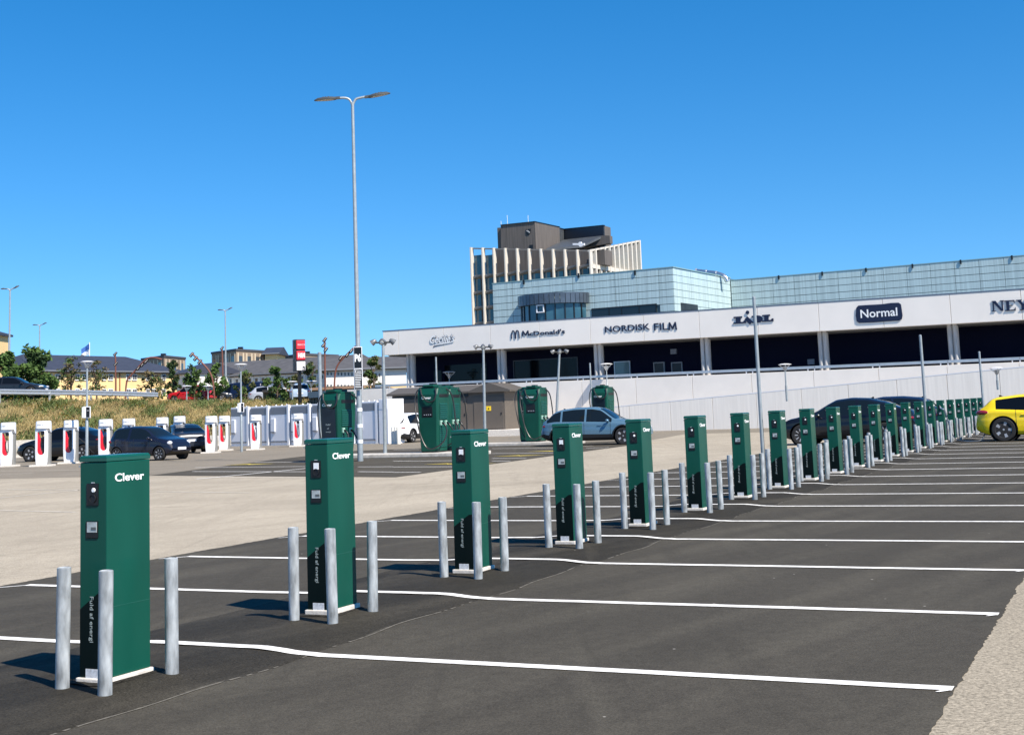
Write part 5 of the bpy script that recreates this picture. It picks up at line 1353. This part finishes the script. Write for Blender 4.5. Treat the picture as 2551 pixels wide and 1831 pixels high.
# charging cable between post and yellow car
pm = mpos(16) + Vector((-.245, .49, 0))
t = thing('charging_cable', 'black charging cable lying between a green post and the yellow car', 'cable', (pm.x + .2, pm.y - .3, 0))
g = MB(); o_ = Vector((pm.x + .11, pm.y - .06, 0))
pts = [o_ + Vector((0, 0, 1.16)), o_ + Vector((.05, -.18, 1.1)), o_ + Vector((.12, -.30, .7)), o_ + Vector((.25, -.42, .18)), o_ + VDIR * .6 + Vector((0, -.3, .05)), o_ + VDIR * 1.0 + Vector((.1, -.2, .05)), o_ + VDIR * 1.35 + Vector((0, .1, .2)), o_ + VDIR * 1.5 + Vector((0, .1, .62))]
g.tube(smooth_path(pts, 8), .016, 8); g.build('cable', mat('blue_black_cable', (.01, .03, .06), .5), t, t.location)
g = MB(); g.tube([pts[0], pts[1]], .03, 10); g.build('plug', mat('pale_plug', (.4, .5, .55), .4), t, t.location)
# charging cables of the saloon and hatchback
def loose_cable(label, pts):
    t = thing('charging_cable', label, 'cable', pts[0] if isinstance(pts[0], Vector) else Vector(pts[0]))
    g = MB(); g.tube(smooth_path(pts, 8), .017, 8); g.build('cable', M_RUBBER, t, Vector(t.location))
P = gnd(171, 1151); loose_cable('black charging cable from a white tower to the rear of the black saloon', [(P.x + .1, P.y + .1, 1.3), (P.x + .6, P.y + .2, .9), (P.x + 1.3, P.y - .2, .35), (P.x + 1.9, P.y - .4, .9)])

# ------------------------------------------------------------------ grass bank, kerb steps, upper terrain
crest = [(-70, 78, 3.6), (-44, 82, 3.5), (-33.4, 87.5, 3.45), (-30, 96, 3.4), (-27.3, 105, 3.3), (-22, 110, 3.2), (-15, 112.5, 3.0), (-8, 113, 2.9), (10, 116, 2.8), (60, 118, 2.8)]
foot = [(-70, 66, .95), (-44, 70, .95), (-30, 75.5, .95), (-26, 81, .9), (-22.6, 88, .8), (-19.0, 92, .55), (-13, 95, .4), (-7, 97, .3), (10, 99, .3), (60, 101, .3)]
def lerp3(a, b, t): return Vector(a).lerp(Vector(b), t)
def along(pl, u):
    k = min(int(u), len(pl) - 2); return lerp3(pl[k], pl[k + 1], u - k)
g = MB(); nu, nv_ = 90, 10; vs = []; rr = random.Random(2)
def bank(u, v):
    p = along(foot, u).lerp(along(crest, u), v)
    p.z += .18 * sin(v * pi) + .10 * sin(u * 9 + v * 5) * sin(v * pi) + .06 * sin(u * 31 + v * 11) * sin(v * pi); return p
for i in range(nu + 1):
    for j in range(nv_ + 1): vs.append(bank(i / nu * (len(foot) - 1) * .9999, j / nv_))
g.add(vs, [(i * (nv_ + 1) + j, (i + 1) * (nv_ + 1) + j, (i + 1) * (nv_ + 1) + j + 1, i * (nv_ + 1) + j + 1) for i in range(nu) for j in range(nv_)], 0, True)
M_SOIL = mat('dry_grass_ground', (.25, .19, .085), .95, var=.4, scale=1.2, col2=(.11, .115, .035))
struct(g.build('grass_bank', M_SOIL))
g = MB(); pl = [Vector(p) for p in crest]; back = [Vector((p.x * 4, 420, 3.0)) for p in pl]
vs = pl + [p + Vector((p.x * .3, 40, -.25)) for p in pl] + back
n = len(pl); g.add(vs, [(j * n + i, j * n + i + 1, (j + 1) * n + i + 1, (j + 1) * n + i) for j in range(2) for i in range(n - 1)]); struct(g.build('upper_ground', mat('upper_ground_mix', (.16, .15, .11), .95, var=.3, scale=.3)))
# kerb steps below the bank
for k, (off, z1, m) in enumerate(((0.0, .95, M_KERB), (-1.6, .52, mat('weathered_kerb', (.36, .33, .27), .9, var=.2, scale=3)), (-3.0, .16, M_KERB))):
    g = MB(); vs = []
    for p in foot[:8]:
        d = Vector((0.35, -1, 0)).normalized() * (-off); q = Vector((p[0], p[1], 0)) + d
        w = Vector((0.35, -1, 0)).normalized() * .35
        vs += [q + Vector((0, 0, -.02)), q + w + Vector((0, 0, -.02)), q + Vector((0, 0, z1 * p[2] / .95)), q + w + Vector((0, 0, z1 * p[2] / .95))]
    fs = []
    for i in range(7):
        a = i * 4; b_ = a + 4; fs += [(a + 1, b_ + 1, b_ + 3, a + 3), (a + 3, b_ + 3, b_ + 2, a + 2), (a + 2, b_ + 2, b_, a)]
    fs += [(0, 1, 3, 2), (28, 30, 31, 29)]
    g.add(vs, fs); struct(g.build('kerb_step', m))
# tall dry grass and weeds
def leafmat(name, c, c2, sc=3.0, tr=.25):
    m = mat(name, c, .8, var=.5, scale=sc, col2=c2); return m
GR = [leafmat('straw_grass', (.40, .30, .125), (.23, .17, .065)), leafmat('green_weed', (.11, .14, .035), (.06, .085, .02)), leafmat('brown_stalk', (.25, .17, .075), (.14, .095, .045)), mat('yellow_flower', (.55, .42, .03), .8), mat('pale_flower', (.55, .50, .36), .8)]
g = MB(); rr = random.Random(11)
for i in range(60000):
    u = rr.random() ** 1.0 * 7.2 + .8; v = rr.random(); p = bank(u, v)
    a = rr.random() * pi; h = rr.uniform(.08, .26) * (1.7 if rr.random() < .08 else 1); w = rr.uniform(.010, .028)
    cl = sin(u * 6.1 + v * 7) + sin(u * 13.7 - v * 11 + 1.3) + rr.gauss(0, .7) + (v - .45) * 1.2
    mi = 1 if cl > .75 else (0 if cl < .0 else (2 if rr.random() < .5 else 0))
    d = Vector((cos(a), sin(a), 0)); ln = Vector((rr.gauss(0, .55), rr.gauss(0, .55), 1)) * h
    if mi == 1: w *= 2.6; h *= .9
    g.add([p - d * w, p + d * w, p + ln + d * w * .25, p + ln - d * w * .25], [(0, 1, 2, 3)], mi)
for i in range(800):
    u = rr.random() * 7.2 + .8; v = rr.random() ** .7; p = bank(u, v); h = rr.uniform(.2, .42); mi = 3 if sin(u * 5 + v * 3) > -.2 else 4
    for k in range(5):
        q = p + Vector((rr.gauss(0, .16), rr.gauss(0, .16), h + rr.gauss(0, .06))); s = rr.uniform(.03, .065)
        g.add([q + Vector((-s, 0, 0)), q + Vector((0, -s, .3 * s)), q + Vector((s, 0, 0)), q + Vector((0, s, -.3 * s))], [(0, 1, 2, 3)], mi)
o = g.build('tall_grass', GR, None, fixn=False); tag(o, 'tall dry grass and yellow weeds covering the bank', 'grass', kind='stuff')
# crash barrier along the crest
br_ = thing('crash_barrier', 'galvanised crash barrier along the top of the grass bank', 'barrier', (-33, 86, 3.4))
bp = [(-42, 80.5, 3.5), (-38.0, 83.0, 3.48), (-33.6, 85.8, 3.45), (-32.0, 90.5, 3.42), (-30.7, 95.2, 3.40), (-29.4, 99.8, 3.34), (-28.3, 104.2, 3.28)]
for a, b_ in zip(bp[:-1], bp[1:]):
    A, B = Vector(a), Vector(b_); n_ = (B - A).cross(Vector((0, 0, 1))).normalized()
    prof = [(0, .38), (.05, .43), (.05, .48), (.0, .54), (.0, .58), (.05, .63), (.05, .70), (0, .75)]
    g = MB(); vs = [A + n_ * o_ + Vector((0, 0, z)) for o_, z in prof] + [B + n_ * o_ + Vector((0, 0, z)) for o_, z in prof]
    vs += [v - n_ * .02 for v in vs]; m = len(prof)
    g.add(vs, [(k, k + 1, m + k + 1, m + k) for k in range(m - 1)] + [(2 * m + k, 3 * m + k, 3 * m + k + 1, 2 * m + k + 1) for k in range(m - 1)] + [(m - 1, 3 * m - 1, 4 * m - 1, 2 * m - 1), (0, m, 3 * m, 2 * m)])
    g.build('rail', M_ALU, br_, Vector(br_.location))
    g = MB(); g.box(A.x - .06, A.x + .06, A.y + .02, A.y + .14, A.z - .2, A.z + .72); g.build('post', M_GALV, br_, Vector(br_.location))

# ------------------------------------------------------------------ trees
LEAF = [leafmat('leaf_green', (.075, .135, .022), (.040, .085, .014), .8), leafmat('leaf_dark', (.036, .075, .018), (.02, .045, .012), .8), leafmat('leaf_olive', (.10, .105, .03), (.06, .06, .02), .8), leafmat('leaf_rust', (.12, .085, .035), (.075, .06, .025), .8)]
M_BARK = mat('bark', (.09, .065, .045), .9, var=.3, scale=8)
def tree(label, x, ytop, ybase, wpx, Y, zb=3.2, kinds=(0, 1), n=1800, seed=0, trunk=.35, dens=1.0, leaf=.16, cols=None):
    rr = random.Random(seed + int(x)); top = at(x, ytop, Y); H = top.z - zb; R = wpx * Y / FPX / 2
    t = thing('tree', label, 'tree', (top.x, Y, zb))
    g = MB(); g.tube([(0, 0, -.2), (rr.gauss(0, .03), 0, H * .3), (rr.gauss(0, .08), rr.gauss(0, .08), H * .75)], [.05 + H * .012, .04 + H * .009, .02], 8)
    limbs = []
    for k in range(9):
        a = rr.random() * 2 * pi; z0 = H * rr.uniform(trunk, .7); e = Vector((cos(a) * R * rr.uniform(.5, .85), sin(a) * R * rr.uniform(.5, .85), z0 + H * rr.uniform(.08, .28)))
        g.tube([(0, 0, z0), e * .5 + Vector((0, 0, z0 * .5 + .1)), e], [.05, .03, .012], 5, False); limbs.append(e)
    g.build('trunk', M_BARK, t)
    clumps = []
    nc = max(10, int(26 * dens))
    for k in range(nc):
        zf = rr.uniform(trunk, .97); prof = (sin(pi * min(1, (zf - trunk) / (1 - trunk) * .86 + .12))) ** .6
        a = rr.random() * 2 * pi; q = R * prof * sqrt(rr.random()) * .92
        clumps.append((Vector((cos(a) * q, sin(a) * q, zf * H)), R * rr.uniform(.18, .36), rr.choice(kinds)))
    clumps.append((Vector((0, 0, H * .93)), R * .22, kinds[0]))
    g = MB()
    for i in range(n):
        c, s, kd = clumps[i % len(clumps)]
        d = Vector((rr.gauss(0, 1), rr.gauss(0, 1), rr.gauss(0, .8))).normalized() * s * rr.random() ** .4
        p = c + d
        if p.z < H * trunk * .7: continue
        L = leaf * rr.uniform(.6, 1.3); ax = Vector((rr.gauss(0, 1), rr.gauss(0, 1), rr.gauss(0, .6))).normalized(); bx = ax.orthogonal().normalized()
        bx = (Matrix.Rotation(rr.random() * 6.28, 3, ax) @ bx) * L * .5
        mi = kd if rr.random() < .75 else rr.choice(kinds)
        g.add([p - ax * L, p + bx, p + ax * L, p - bx], [(0, 1, 2, 3)], mi)
    g.build('crown', LEAF, t, fixn=False)
    return t
tree('large rounded green tree at the end of the crash barrier beside yellow tower', 12, 880, 985, 95, 112, 3.2, (0, 0, 1), 5200, 1, .05, 1.6, .2)
tree('large green tree with pale sprigs at its top beside the yellow building', 88, 868, 985, 112, 115, 3.2, (0, 0, 1), 6000, 2, .04, 1.7, .2)
tree('young rust coloured tree in front of the yellow building, nearest the green tree', 178, 888, 985, 66, 128, 3.0, (2, 3, 0), 850, 3, .38, 1.3, .14)
tree('young rust coloured tree in front of the yellow building beside its drainpipe', 240, 895, 985, 56, 128, 3.0, (2, 3, 0), 700, 4, .40, 1.3, .14)
tree('low loose shrub tree before the end of the yellow building', 378, 925, 985, 75, 122, 3.0, (2, 3, 0), 1000, 5, .12, 1.4, .14)
tree('slender dark tree at the corner of the yellow building', 432, 893, 980, 42, 124, 3.0, (1, 1, 2), 1700, 6, .12)
tree('dark green young tree beside the white gable', 483, 912, 985, 56, 120, 3.0, (0, 1, 0), 1500, 7, .22, 1.4, .15)
tree('bright green young tree beside the slim lamp mast', 540, 905, 985, 62, 121, 3.0, (0, 0, 0), 1400, 8, .28, 1.4, .15)
tree('loose green tree behind the dark van', 610, 925, 985, 60, 135, 3.0, (0, 2, 1), 1400, 9, .2)
tree('green tree between the dark van and the sign pylon', 690, 915, 995, 62, 122, 2.9, (0, 1, 0), 2600, 10, .06)
tree('olive tree around the foot of the sign pylon', 735, 935, 1000, 60, 124, 2.9, (2, 1, 0), 2200, 11, .08)
tree('dark olive tree beside the red sign pylon', 775, 898, 990, 44, 126, 2.9, (2, 1, 1), 1800, 12, .2)
tree('green tree behind the P6 sign', 930, 890, 985, 52, 118, 2.9, (0, 2, 0), 1900, 13, .1)
for k in range(16):
    pass

# ------------------------------------------------------------------ far buildings
M_YWALL = mat('yellow_render', (.72, .52, .25), .85, var=.05, scale=.5); M_ROOFB = mat('slate_blue_roof', (.035, .04, .058), .6, var=.15, scale=2, stretch=(.5, .5, 6)); M_ROOFG = mat('grey_roof', (.075, .073, .075), .8, var=.22, scale=1.5)
M_WWIN = mat('white_window_frame', (.75, .74, .72), .5); M_FARGL = mat('far_glass', (.05, .06, .07), .1); M_PEACH = mat('peach_render', (.58, .38, .24), .85, var=.06, scale=.5); M_WHWALL = mat('white_render', (.72, .69, .64), .85, var=.04, scale=.5)
def px_house(name, label, A, B, Za, depth, wallm, roofm, eaves, ridge, zbase=2.6, cat='building', hipped=True, over=.5):
    """A,B = (px x, depth Y) at the two ends of the front wall; eaves, ridge = picture y at A and B"""
    a = at(A[0], eaves[0], A[1]); b_ = at(B[0], eaves[1], B[1])
    ra = at(A[0], ridge[0], A[1] + depth * .5); rb = at(B[0], ridge[1], B[1] + depth * .5)
    ze = (a.z + b_.z) / 2; zr_ = (ra.z + rb.z) / 2
    d = (b_ - a); d.z = 0; L = d.length; d.normalize(); nrm = Vector((-d.y, d.x, 0))
    t = thing(name, label, cat, (a.x, a.y, zbase))
    O = Vector((a.x, a.y, 0))
    f = lambda x, y, z: O + d * x + nrm * y + Vector((0, 0, z))
    off = Vector(t.location)
    g = MB(); g.hexa([f(x, y, z) for z in (zbase, ze) for y in (0, depth) for x in (0, L)]); g.build('wall', wallm, t, off)
    hip = depth * .4 if hipped else 0.
    e = over
    vs = [f(-e, -e, ze - .1), f(L + e, -e, ze - .1), f(L + e, depth + e, ze - .1), f(-e, depth + e, ze - .1), f(-e, -e, ze + .12), f(L + e, -e, ze + .12), f(L + e, depth + e, ze + .12), f(-e, depth + e, ze + .12), f(hip - e * (not hipped), depth / 2, zr_), f(L - hip + e * (not hipped), depth / 2, zr_)]
    g = MB(); g.add(vs, [(0, 1, 2, 3), (0, 4, 5, 1), (1, 5, 6, 2), (2, 6, 7, 3), (3, 7, 4, 0), (4, 8, 9, 5), (6, 9, 8, 7), (5, 9, 6), (7, 8, 4)]); g.build('roof', roofm, t, off)
    g = MB(); g.hexa([f(x, y, z) for z in (ze - .02, ze + .14) for y in (-e - .14, -e - .01) for x in (-e, L + e)]); g.build('gutter', mat('zinc_gutter', (.16, .17, .19), .5), t, off)
    def win(pxl, pxr, pyt, pyb, m=None, frame=True):
        # picture box on the front wall plane
        def hit(x, y):
            dd = ray(x, y); tt = (O - CAMP).dot(nrm) / dd.dot(nrm); P = CAMP + dd * tt; return (P - O).dot(d), P.z
        x0, z1 = hit(pxl, pyt); x1, z0 = hit(pxr, pyb)
        g = MB(); g.hexa([f(x, y, z) for z in (z0, z1) for y in (-.12, .02) for x in (x0, x1)]); w = g.build('window', M_WWIN if frame else (m or M_FARGL), t, off)
        if frame:
            mid = (x0 + x1) / 2; fr = (x1 - x0) * .11
            for q0, q1 in ((x0 + fr, mid - fr * .4), (mid + fr * .4, x1 - fr)):
                g = MB(); g.hexa([f(x, y, z) for z in (z0 + .12, z1 - .10) for y in (-.135, -.10) for x in (q0, q1)]); g.build('pane', m or M_FARGL, w, off)
        return w
    return t, f, win, d, nrm, L, ze, off
ZB = zm(0, 700, 500, 2261)
t, f, win, d, nrm, L, ze, off = px_house('yellow_building', 'long yellow rendered building with dark blue-grey hipped roof', (60, 150), (452, 172), 0, 11, M_YWALL, M_ROOFB, (922, 931), (878, 893))
for xs in ((540, 582), (615, 672), (842, 892), (918, 972), (1145, 1192), (1214, 1268), (1415, 1470), (1484, 1537), (1638, 1682), (1703, 1752), (1815, 1862)):
    for y0, y1 in ((1050, 1122), (1214, 1290)):
        a, b_ = ZB(xs[0], y0), ZB(xs[1], y1); win(a[0], b_[0], a[1], b_[1])
for x in (1303, 1345, 760, 790):
    a, b_ = ZB(x - 4, 1025), ZB(x + 4, 1300)
    def hit2(x, y):
        dd = ray(x, y); O = f(0, 0, 0); tt = (O - CAMP).dot(nrm) / dd.dot(nrm); P = CAMP + dd * tt; return (P - O).dot(d), P.z
    x0, z1 = hit2(*a); x1, z0 = hit2(*b_); g = MB(); g.hexa([f(q, y, z) for z in (z0, z1) for y in (-.12, -.01) for q in (x0, x1)]); g.build('drainpipe', mat('copper_brown', (.26, .12, .06), .6), t, off)
px_house('yellow_tower', 'narrow yellow tower with dark pyramid roof at the end of the yellow building', (-190, 140), (-60, 140), 0, 9, M_YWALL, M_ROOFB, (828, 828), (800, 800), hipped=True, over=.4)
t, f, win, d, nrm, L, ze, off = px_house('white_gable_house', 'small white house with dark pitched roof beside the yellow building', (440, 160), (474, 158), 0, 7, M_WHWALL, M_ROOFB, (932, 930), (908, 908), hipped=False, over=.3)
for y0, y1 in ((945, 960), (963, 980)): win(456, 468, y0, y1)
W_ = zm(460, 780, 500, 2261)
t, f, win, d, nrm, L, ze, off = px_house('peach_house', 'long peach and white building with grey roof and dormer windows behind the van', (474, 165), (822, 156), 0, 13, M_PEACH, M_ROOFG, (941, 926), (905, 888), hipped=False)
g = MB(); zt = ze - .15; g.hexa([f(x, y, z) for z in (zt - 2.1, zt) for y in (-.06, .0) for x in (4.5, L)]); g.build('white_band', M_WHWALL, t, off)
for k in range(15):
    x = 480 + 92 + k * 16.2; yy = 947 - (x - 570) * .047
    if x < 806: win(x, x + 6.5, yy - 1, yy + 7, M_FARGL, False)
for k in range(13):
    x = 575 + k * 18.5; yy = 972 - (x - 570) * .03
    if x < 806: win(x, x + 8, yy, yy + 11)
# white dormer-like box bays between
for k in range(14):
    x = 580 + k * 16.2; yy = 946 - (x - 570) * .047
    if x < 804: win(x - 1.5, x + 4.5, yy - 4, yy + 10, M_WHWALL, False)
t, f, win, d, nrm, L, ze, off = px_house('white_yellow_house', 'white over yellow building with two rows of small windows behind the P6 sign', (812, 146), (1012, 147), 0, 12, mat('yellow_render_pale', (.74, .50, .22), .85, var=.05, scale=.5), M_ROOFG, (917, 923), (887, 893), hipped=False)
g = MB(); g.hexa([f(x, y, z) for z in (ze - 1.75, ze - .1) for y in (-.06, .0) for x in (0, L)]); g.build('white_band', M_WHWALL, t, off)
for k in range(16):
    x = 815 + k * 8.6
    if 880 < x < 905 and False: continue
    win(x, x + 3.4, 927.5 + k * .2, 934.5 + k * .2, M_FARGL, False); win(x, x + 3.4, 958 + k * .15, 965 + k * .15, M_FARGL, False)
# flats on the hill
M_BRICK = mat('tan_brick', (.25, .19, .135), .85, var=.12, scale=2); M_CREAM = mat('cream_band', (.55, .46, .33), .8)
def flats(label, xa, xm, xb, ytop, ybot, Y, zb=3, nwin=4):
    a, m, b_ = at(xa, ytop, Y + 8), at(xm, ytop, Y), at(xb, ytop, Y + 10); z1 = m.z; z0 = zb
    t = thing('apartment_block', label, 'building', (m.x, m.y, zb)); off = Vector(t.location)
    P = [Vector((v.x, v.y, 0)) for v in (a, m, b_)]; P.append(P[0] + P[2] - P[1])
    g = MB(); g.prism([(p.x, p.y) for p in P], lambda x, y, tt: Vector((x, y, tt)), z0, z1); g.build('wall', M_BRICK, t, off)
    c = sum(P, Vector()) / 4; Q = [c + (p - c) * 1.03 for p in P]; g = MB(); g.prism([(p.x, p.y) for p in Q], lambda x, y, tt: Vector((x, y, tt)), z1 + .005, z1 + .35); g.build('roof', mat('flat_roof_dark', (.06, .06, .065), .7), t, off)
    for (A, B) in ((P[0], P[1]), (P[1], P[2])):
        dd = (B - A); L = dd.length; dd.normalize(); nn = Vector((dd.y, -dd.x, 0))
        f2 = lambda x, y, z: A + dd * x + nn * y + Vector((0, 0, z))
        for k in range(nwin):
            x = L * (k + .5) / nwin
            g = MB(); g.hexa([f2(q, y, z) for z in (z1 - 2.4, z1 - .8) for y in (-.02, .05) for q in (x - .55, x + .55)]); g.build('window', M_FARGL, t, off)
            for q in (x - .95, x + .65):
                g = MB(); g.hexa([f2(q + s, y, z) for z in (z0, z1 - .3) for y in (-.02, .10) for s in (0, .3)]); g.build('pilaster', M_CREAM, t, off)
    g = MB(); g.box(c.x - .4, c.x + .4, c.y - .4, c.y + .4, z1 + .35, z1 + 1.1); g.build('chimney', M_BLACK, t, off)
    return t
flats('flat-roofed tan brick block with cream pilasters above the grey roofs', 527, 588, 671, 874, 910, 215)
flats('low brick block with pale window bands behind the yellow building ridge', 352, 408, 462, 890, 910, 225, nwin=3)
px_house('gable_house', 'pale yellow gable with dark roof beside the tan brick block', (660, 222), (690, 222), 0, 8, M_YWALL, M_ROOFB, (882, 882), (866, 866), hipped=False, over=.5)
flats('long low brown block with flat roof behind the sign pylon', 690, 760, 842, 885, 905, 235, nwin=2)
# olive shed and low buildings in front of the far houses
s_ = thing('low_shed', 'long low olive brown shed with small window behind the cabinets', 'shed', (-17, 124, 2.6)); so = Vector(s_.location)
A, B = at(655, 978, 124), at(905, 975, 120)
g = MB(); g.hexa([Vector((p.x, p.y + y, z)) for z in (2.5, A.z) for y in (0, 4) for p in (A, B)]); g.build('wall', mat('olive_wall', (.16, .125, .06), .85, var=.1, scale=1), s_, so)
g = MB(); g.hexa([Vector((p.x, p.y + y, z)) for z in (A.z, A.z + .22) for y in (-.4, 4.4) for p in (A, B)]); g.build('roof', mat('shed_roof', (.42, .26, .16), .8), s_, so)
c = at(698, 990, 123.6); g = MB(); g.box(c.x - .5, c.x + .5, 123.2, 123.9, c.z - .5, c.z + .35); w = g.build('window', M_WWIN, s_, so)
g = MB(); g.box(c.x - .38, c.x + .38, 123.1, 123.25, c.z - .4, c.z + .25); g.build('pane', M_FARGL, w, so)
s_ = thing('dark_cabin', 'dark corrugated cabin with pale roof behind the white cabinets', 'shed', (-13.5, 105, 2.4)); so = Vector(s_.location)
A, B = at(770, 992, 108), at(968, 985, 100)
for k in range(26):
    p, q = A.lerp(B, k / 26), A.lerp(B, (k + .86) / 26); g = MB(); g.hexa([Vector((v.x, v.y + y, z)) for z in (.4, A.z) for y in (0, .2) for v in (p, q)]); g.build('cladding_strip', mat('grey_cladding', (.11, .105, .095), .7), s_, so)
g = MB(); g.hexa([Vector((v.x, v.y + y, z)) for z in (.4, A.z - .05) for y in (.16, 3) for v in (A, B)]); g.build('wall', M_BROWN, s_, so)
g = MB(); g.hexa([Vector((v.x, v.y + y, z)) for z in (A.z + .01, A.z + .5) for y in (-.4, 3.4) for v in (A, B)]); g.build('roof', mat('pale_grey_roof', (.36, .36, .34), .7), s_, so)

# ------------------------------------------------------------------ sign pylon, bent lamp masts, flag
Y = 108; a, b_ = at(736, 846, Y), at(763, 924, Y)
py = thing('sign_pylon', 'tall dark pylon with stacked red and white illuminated sign boxes', 'sign', (at(750, 1000, Y).x, Y, 2.8), .45); wpy = (b_.x - a.x)
zt, zb_ = a.z - 2.8, b_.z - 2.8; hh = (zt - zb_) / 3
g = MB(); g.box(-.12, .12, .2, .45, 0, zb_ + .1); g.build('mast', M_BLACK, py)
g = MB(); g.box(-wpy * .50, wpy * .50, .0, .75, zb_, zt); g.build('casing', mat('pylon_dark', (.02, .022, .03), .4), py)
for k, (m, txt, tm) in enumerate(((mat('pylon_red', (.68, .02, .035), .5), 'BIO', mat('pylon_pink', (.85, .35, .38), .5)), (mat('pylon_red2', (.60, .012, .03), .5), 'H&M', M_LETTER), (M_WHITE, 'n', M_BLACK))):
    z1 = zt - hh * k - .08; z0 = z1 - hh + .14
    g = MB(); g.box(-wpy * .40, wpy * .46, -.10, .0, z0, z1); bx = g.build('sign_box', m, py, bevel=.03)
    zz = (z0 + z1) / 2; hgt = (.14, .42, .34)[k]; ww = (.62, .58, .2)[k]
    me = text_mesh(txt, ww, hgt, .02, lambda x, y, dd: Vector((wpy * .08 - ww / 2 + x + (.18 if k == 2 else 0), -.105 - dd, zz - hgt / 2 + y - (.2 if k == 2 else 0))), .03); me.materials.append(tm); link('lettering', me, bx)
    g = MB(); g.box(-wpy * .53, -wpy * .5, .12, .62, z0, z1); g.build('side_box', mat('pylon_grey', (.06, .07, .085), .4), py)
M_RUST = mat('rust_pole', (.16, .055, .035), .6)
def bent_mast(label, pts, Y, spots, zb=2.9):
    P = [at(x, y, Y) for x, y in pts]; P[0].z = zb
    t = thing('bent_lamp_mast', label, 'street lamp', P[0], 0, 'rust red lamp masts with small spotlights'); off = Vector(t.location)
    g = MB(); g.tube(smooth_path(P, 6), .075, 8); g.build('pole', M_RUST, t, off)
    for x, y in spots:
        c = at(x, y, Y); g = MB(); g.tube([c + Vector((-.12, -.1, -.16)), c + Vector((.12, .1, .16))], [.13, .10], 10); g.build('spotlight', M_BLACK, t, off)
    return t
bent_mast('rust red mast arching over in front of the yellow building roof', [ZB(1408, 1290), ZB(1425, 1150), ZB(1480, 1060), ZB(1560, 970), ZB(1650, 880), ZB(1730, 862), ZB(1825, 885)], 116, [ZB(1560, 980), ZB(1607, 940), ZB(1648, 905)])
bent_mast('straight rust red mast beside the drainpipes of the yellow building', [ZB(1303, 1290), ZB(1302, 1000), ZB(1299, 812)], 132, [ZB(1299, 822), ZB(1305, 935)])
bent_mast('rust red mast leaning over beside the bright green young tree', [W_(340, 960), W_(322, 800), W_(285, 670), W_(200, 565), W_(75, 450)], 114, [W_(80, 468), W_(125, 512), W_(172, 548)])
bent_mast('straight rust red mast behind the slim lamp mast by the van', [W_(428, 960), W_(430, 700), W_(421, 385)], 140, [W_(421, 395)])
bent_mast('straight rust red mast with spotlights beside the red sign pylon', [W_(1585, 900), W_(1580, 600), W_(1578, 280)], 114, [W_(1580, 300), W_(1566, 360), W_(1592, 412)])
bent_mast('rust red mast leaning towards the P6 sign', [W_(1680, 880), W_(1692, 720), W_(1722, 590), W_(1800, 495), W_(1925, 372)], 116, [W_(1760, 505), W_(1835, 470), W_(1880, 425)])
fl = thing('flag', 'blue and white flag on a pole behind the yellow building roof', 'flag', (at(223, 940, 190).x, 190, 3)); fo = Vector(fl.location)
g = MB(); a = at(223, 853, 190); g.tube([Vector((a.x, 190, 3)), a], .06, 6); g.build('pole', M_WHITE, fl, fo)
g = MB(); pts = [(223, 855), (213, 863), (202, 870), (203, 882), (212, 876), (222, 870)]
vs = []
for k, (x, y) in enumerate(pts): vs.append(at(x, y, 190 + .4 * sin(k * 2.)))
g.add(vs + [v + Vector((0, .03, 0)) for v in vs], [(0, 1, 4, 5), (1, 2, 3, 4), (11, 10, 7, 6), (10, 9, 8, 7)]); g.build('blue_stripe', mat('flag_blue', (.05, .14, .42), .7), fl, fo)
g = MB(); pts = [(222, 870.5), (212, 876.5), (203, 882.5), (198, 888), (212, 886), (222, 884)]; vs = [at(x, y, 190 + .4 * sin(k * 2.)) for k, (x, y) in enumerate(pts)]
g.add(vs + [v + Vector((0, .03, 0)) for v in vs], [(0, 1, 4, 5), (1, 2, 3, 4), (11, 10, 7, 6), (10, 9, 8, 7)]); g.build('white_stripe', M_WHITE, fl, fo)
